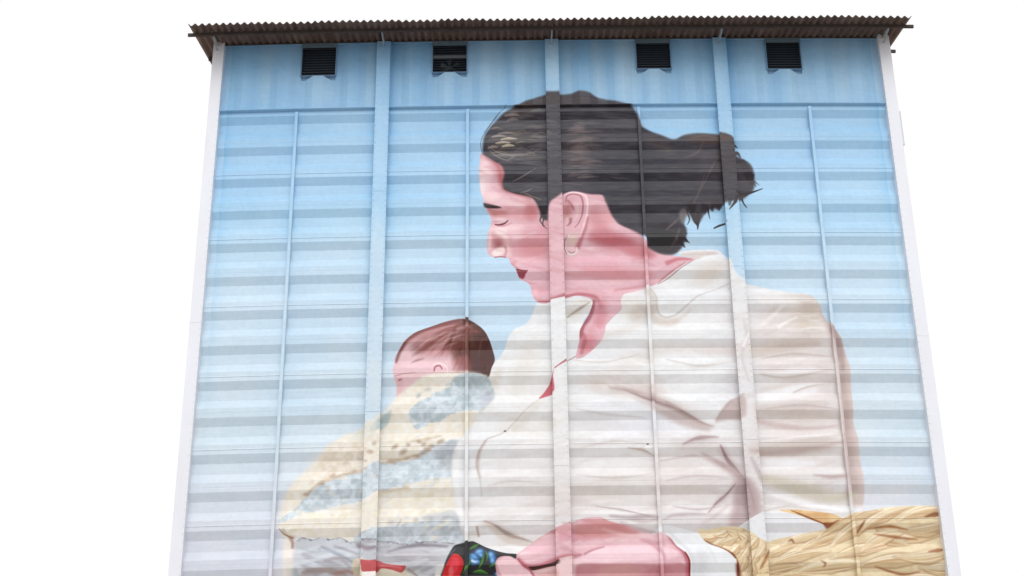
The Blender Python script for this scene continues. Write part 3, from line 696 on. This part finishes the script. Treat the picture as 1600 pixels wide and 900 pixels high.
    Q(1000, 846, 60, 14, 6, (231,186,188), alpha=.7)
    Q(905, 838, 60, 10, -4, (216,138,150), alpha=.7)
    Q(960, 820, 26, 8, 14, (208,120,120), alpha=.7)
    Q(880, 829, 16, 6, -10, (206,140,126), alpha=.5)
    Q(930, 876, 46, 12, -12, (240,208,214), alpha=.95)
    Q(985, 868, 70, 14, -4, (235,190,200), alpha=.7)
    Q(1010, 895, 70, 12, 0, (210,130,134), alpha=.8)
    Q(925, 895, 30, 10, 0, (224,178,174), alpha=.7)
    Q(796, 882, 18, 10, 20, (240,200,206), alpha=.8)
    Q(800, 896, 16, 12, 30, (234,184,186), alpha=.7)
    paintmask(hn, (240,200,206), alpha=.5, clip=np.clip((N_BR1-.53)/.12, 0, 1))
    paintmask(hn, (202,128,136), alpha=.4, clip=np.clip((N_BR2-.54)/.12, 0, 1))
    poly([(896,824),(930,812),(960,819),(1000,831),(965,837),(910,838)], (208,128,124), feather=4, alpha=.8, clip=hn)
    poly([(897,870),(917,862),(938,855),(980,851),(1040,852),(1062,866),(1040,874),(960,878),(898,884)], (243,206,215), feather=3, alpha=.9, clip=hn)
    poly([(897,886),(960,881),(1040,882),(1074,886),(1080,960),(897,960)], (198,122,126), feather=2.5, alpha=.85, clip=hn)
    poly([(940,886),(985,880),(1010,892),(960,915),(930,910)], (212,146,142), feather=4, alpha=.7, clip=hn)
    poly([(811,866),(832,852),(850,842),(870,837),(868,850),(842,862),(822,870)], (240,186,196), feather=3, alpha=.85, clip=hn)
    poly([(776,880),(786,871),(798,871),(808,877),(822,889),(834,902),(800,910),(782,902)], (243,196,203), feather=2, alpha=.9, clip=hn)
    poly([(838,893),(872,884),(896,884),(896,960),(846,960)], (228,166,162), feather=3, alpha=.8, clip=hn)
    stroke([(1000,842),(1020,850),(1036,866),(1040,884)], 3, 3, (206,126,138), wm=6, feather=2, alpha=.5, clip=hn)
    stroke([(940,826),(975,834),(1010,838)], 2, 2, (240,190,188), wm=5, feather=1.6, alpha=.6, clip=hn)
    stroke([(774,880),(778,892),(784,905)], 3, 4, (196,116,120), feather=1.5, alpha=.7, clip=hn)
    stroke([(809,872),(819,882),(830,886),(848,884),(866,877),(886,871),(900,869),(910,866)], 4, 3, (186,88,98), wm=10, feather=1.8, alpha=.8, clip=hn)
    stroke([(912,866),(926,859),(945,853)], 4, 2, (176,96,104), wm=3, feather=1.2, alpha=.75, clip=hn)
    poly([(826,885.5),(842,884),(858,880.5),(873,876),(875,882),(856,886),(838,890),(830,890)], (70,34,36), feather=.8, alpha=.95)
    stroke([(808,872),(818,883),(829,891),(836,903)], 2, 3, (166,74,82), wm=3, feather=1, alpha=.85)
    stroke([(836,893),(856,889),(876,885)], 4, 3, (240,204,200), wm=6, feather=1.5, alpha=.8, clip=hn)
    stroke([(812,866),(820,864),(828,862)], 3, 1, (246,216,220), wm=4, feather=1, alpha=.8, clip=hn)
    stroke([(842,842),(858,836),(870,834)], 2, 2, (238,196,196), wm=5, feather=1.6, alpha=.7, clip=hn)
    stroke([(903,815),(895,817),(885,820),(878,818)], 2, 2, (190,150,148), wm=4, feather=1, alpha=.6)
    stroke([(1044,836),(1054,848),(1068,862),(1074,878),(1075,900)], 2, 5, (176,78,88), wm=6, feather=1.6, alpha=.85, clip=hn)
    stroke([(1070,862),(1077,876),(1078,905)], 2, 3, (128,40,44), wm=3, feather=.9, alpha=.9)
    stroke([(1042,845),(1046,856),(1054,868)], 2, 2, (240,188,196), wm=4, feather=1.2, alpha=.7, clip=hn)
    poly([(873,878),(896,872),(898,905),(876,905)], (236,198,200), feather=2, alpha=.8, clip=hn)
    stroke([(874,875),(886,873),(897,869.5)], 2, 2, (216,204,196), feather=.8, alpha=.8)

    # the wall paints are chalky: pull the warm mixes towards pastel
    Lm = CAN.mean(2); wr = np.clip((CAN[:, :, 0]-CAN[:, :, 2]-14)/34, 0, 1)*np.clip((Lm-80)/60, 0, 1)
    for ch, k in ((1, .15), (2, .19)): CAN[:, :, ch] += wr*k*(CAN[:, :, 0]-CAN[:, :, ch])
    CAN[:, :, 0] *= 1-.03*wr
    # ------------------------------------------------------------ apron corner and basket
    poly([(1152,825),(1176,809),(1196,800),(1222,798.5),(1252,807),(1288,820),(1296,828),(1275,832),(1240,837),(1200,846),(1176,838),(1165,828)], (226,227,232), feather=.6, clip=None)
    BA = [(1090,826),(1104,827),(1120,824),(1135,822.5),(1152,822.5),(1166,826.5),(1176,835),(1186,843),(1197,846.5),(1212,842),(1240,836),(1275,829),(1294,825),(1304,818),(1316,811),(1332,802),(1362,797),(1387,792),(1425,789.5),(1450,789),(1475,790),
          (1530,792),(1530,1240),(1400,1260),(1250,1230),(1180,1120),(1158,1010),(1152,885),(1148,872),(1138,862),(1124,854),(1110,849),(1100,842)]
    ba = mask(BA, .5)
    paintmask(ba, (220,200,164), nz=N_DAB, col2=(230,215,184), thr=(.3, .7))
    poly([(1218,797),(1240,795.5),(1275,799),(1302,803),(1318,812),(1308,820),(1296,826),(1290,819),(1272,814),(1250,805.5)], (212,172,124), feather=.9, nz=N_DAB, col2=(224,194,150), thr=(.3, .7))
    stroke([(1236,797),(1252,804),(1274,813),(1292,820)], 1.5, 2, (134,82,52), wm=3, feather=.8, alpha=.85)
    poly([(1286,817),(1300,816),(1312,812),(1304,824),(1295,828)], (138,86,62), feather=1.2, alpha=.85)
    C = lambda p, a, b, c, **k: stroke(p, a, b, c, clip=ba, **k)
    def strand(p0, p1, w, bend=0, tone=0):
        (xa, ya), (xb, yb) = p0, p1
        L = math.hypot(xb-xa, yb-ya); nx, ny = -(yb-ya)/L, (xb-xa)/L
        at = lambda o, t: (xa+(xb-xa)*t+nx*(bend*2.2+o)*math.sin(math.pi*t), ya+(yb-ya)*t+ny*(bend*2.2+o)*math.sin(math.pi*t))
        P = lambda o: [at(o, t) for t in (0, .15, .3, .5, .7, .85, 1)]
        T = lambda c: tuple(max(0, min(255, v+tone)) for v in c)
        C(P(1.2), 2, 2, (152,114,86), wm=w+2.5, feather=1.0, alpha=.75)
        C(P(0), 1, 1, T((224,205,170)), wm=w+1, feather=1.2, alpha=.95, var=.12)
        C(P(w*.22), 1, 1, T((204,176,138)), wm=w*.45, feather=w*.12, alpha=.6)
        C(P(-w*.2), 1, 1, T((238,226,201)), wm=w*.42, feather=w*.1, alpha=.85)
        for k in range(int(w/3)):
            o = random.uniform(-w*.42, w*.42)
            C([at(o, t) for t in (.12, .3, .5, .7, .88)], .4, .4, random.choice([(186,152,114), (242,232,210), (202,172,132), (170,132,98)]), wm=random.uniform(.8, 1.8), feather=.5, alpha=.6)
    def at_c(cx, cy, L, ang): 
        a = math.radians(ang); return (cx-L/2*math.cos(a), cy-L/2*math.sin(a)), (cx+L/2*math.cos(a), cy+L/2*math.sin(a))
    for cx, cy, L, ang, w_, bd, tn in [
        (1240,912,130,-2,26,-2,-6), (1345,908,120,-4,26,2,-10), (1445,906,120,4,26,-2,-4), (1215,890,90,-10,24,-3,0), (1480,884,90,-2,24,2,-10),
        (1300,888,120,-6,25,-3,2), (1400,880,130,-5,25,-3,-4), (1250,872,100,-13,23,-3,2), (1350,862,110,-12,24,-3,4), (1450,862,110,-8,24,3,-8), (1215,862,70,-22,20,-2,4),
        (1440,840,110,-12,24,-3,3), (1290,846,100,-20,22,-3,0), (1395,836,60,28,22,2,-14), (1380,846,80,-24,22,-3,4), (1340,832,96,-28,24,-4,2), (1450,820,90,-10,22,3,-12),
        (1258,842,80,-16,18,-3,6), (1312,822,84,-30,20,-3,2), (1385,810,96,-26,24,-4,4), (1448,804,96,-12,22,-4,6), (1352,806,60,-20,14,-2,4)]:
        strand(*at_c(cx, cy, L, ang), w_, bd, tn)
    for pts, ww in [([(1444,808),(1460,804),(1478,802)], 9), ([(1355,826),(1390,822),(1420,827)], 5), ([(1366,833),(1400,838),(1436,842)], 5), ([(1282,876),(1290,880),(1287,886)], 3),
                    ([(1366,884),(1410,896),(1440,892)], 5), ([(1450,862),(1466,860),(1478,858)], 7), ([(1185,892),(1196,874),(1202,858)], 8), ([(1232,845),(1238,842),(1242,848)], 4),
                    ([(1156,862),(1168,872),(1174,880)], 3), ([(1338,836),(1346,822),(1352,812)], 5)]:
        C(pts, 1, 1, (146,98,68), wm=ww, feather=1, alpha=.85, var=.4)
    for pts in [[(1180,905),(1186,880),(1200,856)], [(1188,905),(1198,880),(1206,858)], [(1176,850),(1186,862),(1192,880)]]:
        C(pts, .6, .6, (226,204,160), wm=7, feather=1.5, alpha=.7)
    for i in range(46):
        x = random.uniform(1105, 1172); y = random.uniform(828, 880)
        soft(x, y, random.uniform(3, 7), random.uniform(1.6, 3.4), random.uniform(-50, 20), random.choice([(238,224,180), (196,160,104), (214,184,128), (244,234,200)]), alpha=.6, clip=ba)
    for cx, cy, ang in [(1112,836,-10),(1130,830,-20),(1150,830,15),(1166,836,30),(1122,846,-30),(1140,842,-20),(1158,848,-40),(1174,850,-50),(1146,858,-45),(1162,864,-55),
                        (1176,872,-65),(1160,880,-70),(1172,894,-75),(1186,862,-55)]:
        strand(*at_c(cx, cy, 30, ang), 12, 1, random.randint(-8, 8))
    C([(1100,843),(1118,852),(1134,859),(1146,868),(1152,882),(1154,905)], 2, 6, (120,66,44), wm=4, feather=1, alpha=.9)
    stroke([(1152,880),(1156,900)], 5, 8, (112,58,40), feather=1.5, alpha=.8)
    # gentle overall dabs and roller lines
    CAN[:] *= (1+.035*(N_FINE-.5))[..., None]
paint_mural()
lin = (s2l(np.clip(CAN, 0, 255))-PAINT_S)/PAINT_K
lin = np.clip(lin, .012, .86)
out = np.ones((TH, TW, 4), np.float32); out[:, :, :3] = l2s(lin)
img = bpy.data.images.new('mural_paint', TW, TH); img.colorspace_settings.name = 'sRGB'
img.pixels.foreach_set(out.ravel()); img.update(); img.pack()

# ================================================================== materials
def mat(name, base, rough=.6, noise=0, scale=3, c2=None, spec=.5, bump=0, stretch=(1, 1, 1), metal=0):
    m = bpy.data.materials.new(name); m.use_nodes = True
    t = m.node_tree; b = t.nodes['Principled BSDF']
    b.inputs['Roughness'].default_value = rough; b.inputs['Specular IOR Level'].default_value = spec; b.inputs['Metallic'].default_value = metal
    b.inputs['Base Color'].default_value = (*base, 1)
    if c2:
        g = t.nodes.new('ShaderNodeNewGeometry'); mp = t.nodes.new('ShaderNodeMapping'); mp.inputs['Scale'].default_value = stretch
        n = t.nodes.new('ShaderNodeTexNoise'); n.inputs['Scale'].default_value = scale; n.inputs['Detail'].default_value = 6; n.inputs['Roughness'].default_value = .65
        r = t.nodes.new('ShaderNodeValToRGB'); r.color_ramp.elements[0].position = .33; r.color_ramp.elements[1].position = .68
        r.color_ramp.elements[0].color = (*base, 1); r.color_ramp.elements[1].color = (*c2, 1)
        t.links.new(g.outputs['Position'], mp.inputs[0]); t.links.new(mp.outputs[0], n.inputs['Vector'])
        t.links.new(n.outputs[0], r.inputs[0]); t.links.new(r.outputs[0], b.inputs['Base Color'])
        if bump:
            bp = t.nodes.new('ShaderNodeBump'); bp.inputs['Strength'].default_value = bump; bp.inputs['Distance'].default_value = .01
            t.links.new(n.outputs[0], bp.inputs['Height']); t.links.new(bp.outputs[0], b.inputs['Normal'])
    return m
def mural_mat():
    m = bpy.data.materials.new('mural_paint_on_steel'); m.use_nodes = True
    t = m.node_tree; b = t.nodes['Principled BSDF']
    uv = t.nodes.new('ShaderNodeUVMap'); uv.uv_map = 'UVMap'
    im = t.nodes.new('ShaderNodeTexImage'); im.image = img; im.extension = 'EXTEND'; im.interpolation = 'Cubic'
    t.links.new(uv.outputs[0], im.inputs[0])
    g = t.nodes.new('ShaderNodeNewGeometry'); mp = t.nodes.new('ShaderNodeMapping'); mp.inputs['Scale'].default_value = (1.2, 1.2, .35)
    n = t.nodes.new('ShaderNodeTexNoise'); n.inputs['Scale'].default_value = 2.2; n.inputs['Detail'].default_value = 8
    t.links.new(g.outputs['Position'], mp.inputs[0]); t.links.new(mp.outputs[0], n.inputs['Vector'])
    mr = t.nodes.new('ShaderNodeMapRange'); mr.inputs[1].default_value = .3; mr.inputs[2].default_value = .75; mr.inputs[3].default_value = 1.0; mr.inputs[4].default_value = .97
    t.links.new(n.outputs[0], mr.inputs[0])
    mu = t.nodes.new('ShaderNodeMix'); mu.data_type = 'RGBA'; mu.blend_type = 'MULTIPLY'; mu.inputs[0].default_value = 1
    t.links.new(im.outputs[0], mu.inputs[6]); t.links.new(mr.outputs[0], mu.inputs[7]); t.links.new(mu.outputs[2], b.inputs['Base Color'])
    b.inputs['Roughness'].default_value = .42; b.inputs['Specular IOR Level'].default_value = .35
    n2 = t.nodes.new('ShaderNodeTexNoise'); n2.inputs['Scale'].default_value = 1.4; n2.inputs['Detail'].default_value = 3
    t.links.new(g.outputs['Position'], n2.inputs['Vector'])
    bp = t.nodes.new('ShaderNodeBump'); bp.inputs['Strength'].default_value = .10; bp.inputs['Distance'].default_value = .03
    t.links.new(n2.outputs[0], bp.inputs['Height']); t.links.new(bp.outputs[0], b.inputs['Normal'])
    return m
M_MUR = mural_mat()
M_WHITE = mat('white_post_paint', (.77, .78, .83), .5, c2=(.72, .72, .76), scale=1.5, stretch=(1, 1, .3))
M_ROOF = mat('weathered_fibre_cement', (.105, .066, .051), .9, c2=(.22, .145, .112), spec=.2, scale=2.2, bump=.4, stretch=(3, .5, 1))
M_PURL = mat('dull_purlin_steel', (.060, .044, .038), .8, spec=.2, c2=(.085, .066, .058), scale=4)
M_GALV = mat('galvanised_bracket', (.36, .37, .37), .5, c2=(.28, .27, .25), scale=8)
M_NAVY = mat('dark_vent_steel', (.016, .026, .044), .5, c2=(.024, .038, .056), scale=6)
M_SLAT = mat('louvre_slat_paint', (.045, .062, .085), .45, c2=(.065, .082, .105), scale=6)
M_HEAD = mat('vent_header_paint', (.10, .16, .20), .6, c2=(.14, .20, .24), scale=5)
M_SILL = mat('vent_sill_shaded_blue', (.13, .25, .40), .6, c2=(.17, .30, .46), scale=5)  # wall blue made darker, the shade under the vents put into the colour
M_FAN = mat('fan_grey_metal', (.10, .115, .13), .5, c2=(.13, .145, .16), scale=9)
M_SIDE = mat('pale_side_sheet', (.62, .64, .66), .6, c2=(.56, .58, .60), scale=1.0)
M_CONC = mat('concrete_plinth', (.32, .31, .30), .9, c2=(.40, .39, .37), scale=2, bump=.3)
M_GRND = mat('yard_concrete', (.36, .345, .33), .95, c2=(.46, .44, .42), scale=.6, bump=.2)

# ================================================================== mesh helpers
class MB:
    def __init__(s): s.v = []; s.f = []; s.sm = []
    def add(s, vs, fs, smooth=False):
        o = len(s.v); s.v += [tuple(v) for v in vs]; s.f += [tuple(i+o for i in f) for f in fs]; s.sm += [smooth]*len(fs)
    def box(s, x0, x1, y0, y1, z0, z1, nx=1, nz=1):
        if nx == 1 and nz == 1:
            V = [(x, y, z) for x in (x0, x1) for y in (y0, y1) for z in (z0, z1)]
            s.add(V, [(0, 1, 3, 2), (4, 6, 7, 5), (0, 4, 5, 1), (2, 3, 7, 6), (0, 2, 6, 4), (1, 5, 7, 3)])
        else:
            for i in range(nx):
                for j in range(nz):
                    pass
            xs = np.linspace(x0, x1, nx+1); zs = np.linspace(z0, z1, nz+1)
            prof = [(y0, z) for z in zs] + [(y1, z) for z in zs[::-1]]
            s.extrude(xs, prof, True)
    def extrude(s, xs, prof, closed, smooth=False):
        """profile [(y, z)] carried along x"""
        m = len(prof); V = [(x, y, z) for x in xs for (y, z) in prof]; F = []
        for i in range(len(xs)-1):
            for j in range(m if closed else m-1):
                k = (j+1) % m
                F.append((i*m+j, i*m+k, (i+1)*m+k, (i+1)*m+j))
        if closed:
            F.append(tuple(range(m-1, -1, -1))); F.append(tuple((len(xs)-1)*m+j for j in range(m)))
        s.add(V, F, smooth)
    def bar(s, a, b, wx, wy):
        a = Vector(a); b = Vector(b); d = (b-a).normalized()
        u = d.cross(Vector((1, 0, 0))).normalized(); v = Vector((1, 0, 0))
        V = [p+v*sx*wx/2+u*sy*wy/2 for p in (a, b) for sx in (-1, 1) for sy in (-1, 1)]
        s.add(V, [(0, 1, 3, 2), (4, 6, 7, 5), (0, 4, 5, 1), (2, 3, 7, 6), (0, 2, 6, 4), (1, 5, 7, 3)])
    def cyl(s, c, r, y0, y1, n=8, smooth=False):
        V = []
        for y in (y0, y1):
            V += [(c[0]+r*math.cos(2*math.pi*i/n), y, c[1]+r*math.sin(2*math.pi*i/n)) for i in range(n)]
        F = [(i, (i+1) % n, n+(i+1) % n, n+i) for i in range(n)] + [tuple(range(n-1, -1, -1)), tuple(range(n, 2*n))]
        s.add(V, F, smooth)
    def build(s, name, m, parent=None, crowned=True, uv=False):
        me = bpy.data.meshes.new(name)
        vs = [(x, y, z+crown(max(-9.2, min(9.2, x)))) for x, y, z in s.v] if crowned else s.v
        me.from_pydata(vs, [], s.f); me.materials.append(m)
        me.polygons.foreach_set('use_smooth', s.sm)
        if uv:
            ul = me.uv_layers.new(name='UVMap')
            li = np.zeros(len(me.loops), int); me.loops.foreach_get('vertex_index', li)
            P = np.array(s.v)
            ul.data.foreach_set('uv', np.stack([(P[li, 0]-TX0)*PPM/TW, P[li, 2]*PPM/TH], 1).astype(np.float32).ravel())
        bm = bmesh.new(); bm.from_mesh(me); bmesh.ops.recalc_face_normals(bm, faces=bm.faces); bm.to_mesh(me); bm.free()
        o = bpy.data.objects.new(name, me); COL.objects.link(o)
        if parent: o.parent = parent
        return o

# ================================================================== ground
g = MB(); g.add([(-1500, -1500, 0), (1500, -1500, 0), (1500, 1500, 0), (-1500, 1500, 0)], [(0, 1, 2, 3)])
go = g.build('ground', M_GRND, crowned=False); go['kind'] = 'structure'

# ================================================================== the building
B = bpy.data.objects.new('silo_building', None); COL.objects.link(B)
B['label'] = 'tall ribbed steel storage building with a mural of a woman holding a baby'; B['category'] = 'building'

# --- ribbed wall sheets, each two ribs high, lapped over the one below
SU, RE, UP = .200, .250, .200
FLT = PI_-SU-RE-UP
SEAM = .105
colx = [XL, -3*HB, -2*HB, -HB, 0, HB, 2*HB, 3*HB, XR]
def rib_profile(i):
    """from the seam above rib edge i down to the seam above rib edge i+2"""
    zb = ZB0-i*PI_
    p = []
    for k in range(2):
        z = zb-k*PI_
        if k == 1: p += [(0, z+.115), (.0025, z+.107), (.0025, z+.097), (0, z+.09)]      # stiffening bead
        p += [(0, z), (DEP, z-SU), (DEP, z-SU-RE), (0, z-SU-RE-UP)]
    return zb, p
for c in range(8):
    xa, xb = colx[c], colx[c+1]
    xs = np.linspace(xa, xb, 6)
    for i in range(-1, 18, 2):
        zb, p = rib_profile(i)
        top = min(zb+SEAM+.06, ZLEDGE-.02)
        prof = [(.004, top)] + p + [(0, zb-2*PI_+SEAM+.03), (-.006, zb-2*PI_+SEAM), (-.002, zb-2*PI_+SEAM-.001)]
        m = MB(); m.extrude(xs, prof, False)
        back = [(y+.012, z) for y, z in prof[::-1]]
        m.extrude(xs, back[1:], False)
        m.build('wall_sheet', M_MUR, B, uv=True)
# --- posts
def flange_post(xc, wdt, name, m, z0=.4, z1=ZTOP-.05, zjoint=(5,)):
    q = MB(); q.box(xc-wdt/2, xc+wdt/2, -.13, -.105, z0, z1, 2, 60)
    q.box(xc-.05, xc+.05, -.105, .16, z0, z1, 1, 1)
    o = q.build(name, m, B, uv=True)
    bm_ = MB(); z = z0+.1
    while z < z1-.05:
        for sx in (-1, 1):
            bm_.cyl((xc+sx*(wdt/2-.03), z), .013, -.142, -.13, 6)
        z += .16
    bo = bm_.build('bolt_rows', m, o, uv=True); bo['kind'] = 'stuff'
    for zj in zjoint:
        s_ = MB(); s_.box(xc-wdt/2-.003, xc+wdt/2+.003, -.136, -.131, zj-.035, zj, 1, 1); s_.build('splice_strip', m, o, uv=True)
    return o
for k, (ya, yb) in zip((-1, 0, 1), ((297, 640), (545, 728), (420, 690))): flange_post(k*2*HB, .345, 'flange_post', M_MUR, zjoint=(px(800, ya)[1], px(800, yb)[1], 4.6))
for sx, xe in ((-1, XL), (1, XR)):
    q = MB(); x0, x1 = (xe-.275, xe) if sx < 0 else (xe, xe+.285)
    q.box(x0, x1, -.135, .20, .4, ZTOP+.10, 1, 40)
    o = q.build('corner_post', M_WHITE, B)
    bm_ = MB(); z = .5
    while z < ZTOP:
        bm_.cyl(((xe-.03) if sx < 0 else xe+.03, z), .012, -.146, -.135, 6); z += .18
    bo = bm_.build('bolt_row', M_WHITE, o); bo['kind'] = 'stuff'
    for yj in (512,):
        zj = px(800, yj+sx*17)[1]; s_ = MB(); s_.box(x0-.003, x1+.003, -.139, .2, zj-.03, zj); s_.build('splice_strip', M_WHITE, o)
# --- slim mullions halfway along each bay
for k in (-3, -1, 1, 3):
    q = MB(); q.box(k*HB-.036, k*HB+.036, -.075, .06, .4, ZLEDGE-.09, 1, 40)
    q.build('mullion', M_MUR, B, uv=True)
# --- the ledge below the top storey
bays = [(XL, -2*HB-.1), (-2*HB+.1, -.1), (.1, 2*HB-.1), (2*HB+.1, XR)]
for xa, xb in bays:
    q = MB(); q.extrude(np.linspace(xa, xb, 8), [(.10, ZLEDGE+.04), (-.09, ZLEDGE+.008), (-.095, ZLEDGE+.004), (-.095, ZLEDGE-.006), (-.08, ZLEDGE-.02), (.09, ZLEDGE-.055)], True)
    q.build('ledge', M_MUR, B, uv=True)
# --- upper sheets with upright ribs, a louvred vent in each
VP = .895; VR, VS = .25, .20
def vdep(x, xc):
    t = abs((x-xc+VP*50.5) % VP - VP/2)
    if t < VR/2: return 0.0
    if t < VR/2+VS: return .055*(t-VR/2)/VS
    return .055
def vbreaks(xa, xb, xc):
    s = {xa, xb}
    for k in range(-12, 13):
        for o in (-VR/2-VS, -VR/2, VR/2, VR/2+VS):
            x = xc+k*VP+o
            if xa < x < xb: s.add(x)
    return sorted(s)
vents = [(497, 118), (702.5, 112.5), (1022, 107), (1226.5, 107.5)]
VW = .44
for (xa, xb), (vx, vy) in zip(bays, vents):
    xc, zv = px(vx, vy)
    m = MB()
    segs = [(xa, xc-VW, ZTOP), (xc-VW, xc+VW, zv), (xc+VW, xb, ZTOP)]
    for sa, sb, zt in segs:
        br = vbreaks(sa, sb, xc); V = []; F = []
        for x in br:
            y = vdep(min(max(x, sa+1e-4), sb-1e-4), xc)
            zz_ = zt if zt == ZTOP else zt-.115*y/.055
            V += [(x, y, ZLEDGE+.02), (x, y, zz_), (x, y+.012, zz_), (x, y+.012, ZLEDGE+.02)]
        for i in range(len(br)-1):
            a = i*4
            F += [(a, a+4, a+5, a+1), (a+1, a+5, a+6, a+2), (a+2, a+6, a+7, a+3)]
        m.add(V, F)
    m.build('upper_sheet', M_MUR, B, uv=True)
    for sa, sb in ((xa, xc-VW-.016), (xc+VW+.016, xb)):
        h_ = MB(); h_.box(sa, sb, -.012, -.004, ZTOP-.055, ZTOP-.002, 6, 1); h_.build('head_trim', M_MUR, B, uv=True)
    # vent: header, jambs, sill plate, slats, dark box behind
    vt = MB(); vt.box(xc-VW, xc+VW, .30, .32, zv, ZTOP)
    for a in (xc-VW, xc+VW-.004): vt.box(a, a+.004, .0, .30, zv, ZTOP)
    V_ = vt.build('vent', M_NAVY, B)
    h = MB(); h.box(xc-VW-.012, xc+VW+.012, -.03, .03, ZTOP-.115, ZTOP-.005); h.build('vent_header', M_HEAD, V_)
    for xj in (xc-VW-.004, xc+VW+.004):
        f = MB(); f.box(xj-.010, xj+.010, -.012, .11, zv-.004, ZTOP-.12); f.build('vent_jamb', M_SILL, V_)
    p_ = MB(); p_.extrude([xc-VW-.014, xc+VW+.014], [(.0, zv+.006), (.0, zv-.004), (.085, zv-.03), (.10, zv-.16), (.13, zv-.16), (.13, zv+.006)], True); p_.build('vent_sill', M_SILL, V_)
    n = 11; H = ZTOP-.12-zv
    fan = abs(vx-702.5) < 1
    for i in range(n):
        z = zv+.012+H*(i+.1)/n
        if fan and i == 6:
            b_ = MB(); b_.box(xc-VW+.006, xc+VW-.006, .02, .05, z-.03, z+.055); b_.build('cross_bar', M_FAN, V_)
            continue
        s_ = MB(); d_ = .012 if not fan or i > 6 else .005
        s_.extrude([xc-VW+.006, xc+VW-.006], [(.012, z), (.012, z+d_), (.075, z+.055), (.075, z+.055-d_)], True)
        s_.build('louvre_slat', M_SLAT, V_)
    if fan:
        fb = MB(); zc = zv+.20; yf = .16
        fb.cyl((xc, zc), .055, yf-.03, yf+.03, 12)
        for k in range(6):
            a = k*math.pi/3+.35; b2 = a+.5
            r0, r1 = .05, .27
            fb.add([(xc+r0*math.cos(a), yf-.02, zc+r0*math.sin(a)), (xc+r1*math.cos(a), yf-.03, zc+r1*math.sin(a)), (xc+r1*math.cos(b2), yf+.02, zc+r1*math.sin(b2)), (xc+r0*math.cos(b2), yf+.01, zc+r0*math.sin(b2)),
                    (xc+r0*math.cos(a), yf-.012, zc+r0*math.sin(a)), (xc+r1*math.cos(a), yf-.022, zc+r1*math.sin(a)), (xc+r1*math.cos(b2), yf+.028, zc+r1*math.sin(b2)), (xc+r0*math.cos(b2), yf+.018, zc+r0*math.sin(b2))],
                   [(0, 1, 2, 3), (7, 6, 5, 4), (0, 4, 5, 1), (1, 5, 6, 2), (2, 6, 7, 3), (3, 7, 4, 0)])
        fb.build('fan', M_FAN, V_)

# --- carcass: side walls, back, plinth
DEPTH = 18.0; TAN = math.tan(math.radians(10)); YR = DEPTH/2
for x0, x1 in ((XL-.26, XL-.10), (XR+.10, XR+.27)):
    sw = MB(); sw.add([(x, y, z) for x in (x0, x1) for (y, z) in ((.2, .4), (DEPTH, .4), (DEPTH, ZTOP+.05), (YR, ZTOP+.05+YR*TAN), (.2, ZTOP+.08))],
           [(0, 1, 2, 3, 4), (9, 8, 7, 6, 5)]+[(i, (i+1) % 5, 5+(i+1) % 5, 5+i) for i in range(5)])
    sw.build('side_wall', M_SIDE, B)
q = MB(); q.box(XL-.26, XR+.26, DEPTH, DEPTH+.1, .4, ZTOP); q.build('back_wall', M_SIDE, B)
q = MB(); q.box(XL, XR, .33, .40, .4, ZTOP+.04, 8, 1); q.build('inner_lining', M_NAVY, B)
q = MB(); q.box(XL-.3, XR+.3, -.2, DEPTH+.2, 0, .42); q.build('plinth', M_CONC, B, crowned=False)
q = MB(); q.box(XR+.295, XR+.345, -.06, .10, 17.80, 18.75); q.build('side_conduit', M_SIDE, B)

q = MB(); q.box(XL, XR, -.034, .25, ZTOP-.012, ZTOP+.03, 12, 1); q.build('eave_closure', M_PURL, B)

# --- roof of corrugated sheets
RX0, RX1 = -9.065, 8.94; EAVE = -1.23; NW = 103; WA = .034
def roof(y0, y1, name):
    sheet = [(random.uniform(-.008, .008), random.uniform(-.035, .03)) for _ in range(30)]
    n = NW*8; xs = np.linspace(RX0, RX1, n+1); V = []; F = []
    yy = np.linspace(y0, y1, 5)
    for i, x in enumerate(xs):
        dz = WA*math.cos(2*math.pi*NW*(x-RX0)/(RX1-RX0))+sheet[i//48][0]
        ej = sheet[i//48][1] if y0 < 0 else 0
        for y in yy:
            rise = y*TAN if y <= YR else (2*YR-y)*TAN
            V.append((x, y+(ej if y == y0 else 0), ZTOP+.045+rise+dz+.008))
        for y in yy:
            rise = y*TAN if y <= YR else (2*YR-y)*TAN
            V.append((x, y+(ej if y == y0 else 0), ZTOP+.045+rise+dz-.004))
    for i in range(n):
        a = i*10; b = a+10
        for j in range(4):
            F += [(a+j, a+j+1, b+j+1, b+j), (a+5+j, b+5+j, b+6+j, a+6+j)]
        F += [(a, b, b+5, a+5), (a+4, a+9, b+9, b+4)]
    F += [(j, j+5, j+6, j+1) for j in range(4)]; e = n*10
    F += [(e+j, e+j+1, e+j+6, e+j+5) for j in range(4)]
    m = MB(); m.add(V, F, False); return m.build(name, M_ROOF, B)
roof(EAVE, YR, 'roof_slope'); roof(YR, 2*YR+1.2, 'roof_slope')
for y, xa, xb in ((-.82, -9.16, 9.085), (.78, -9.0, 9.075), (3, -8.9, 8.8), (6, -8.9, 8.8)):
    q = MB(); z = ZTOP+.045+y*TAN-WA-.006
    q.extrude(np.linspace(xa, xb, 14), [(y-.03, z-.075), (y+.03, z-.075), (y+.03, z), (y-.03, z)], True); q.build('purlin', M_PURL, B)
for x in (-8.56, -2*HB, 0, 2*HB, 8.50):
    q = MB(); q.bar((x, -.05, ZTOP-.06), (x, -.84, ZTOP-.12), .045, .045)
    q.bar((x, -.12, ZTOP-.22), (x, -.80, ZTOP-.145), .025, .025)
    q.build('eave_bracket', M_GALV, B)
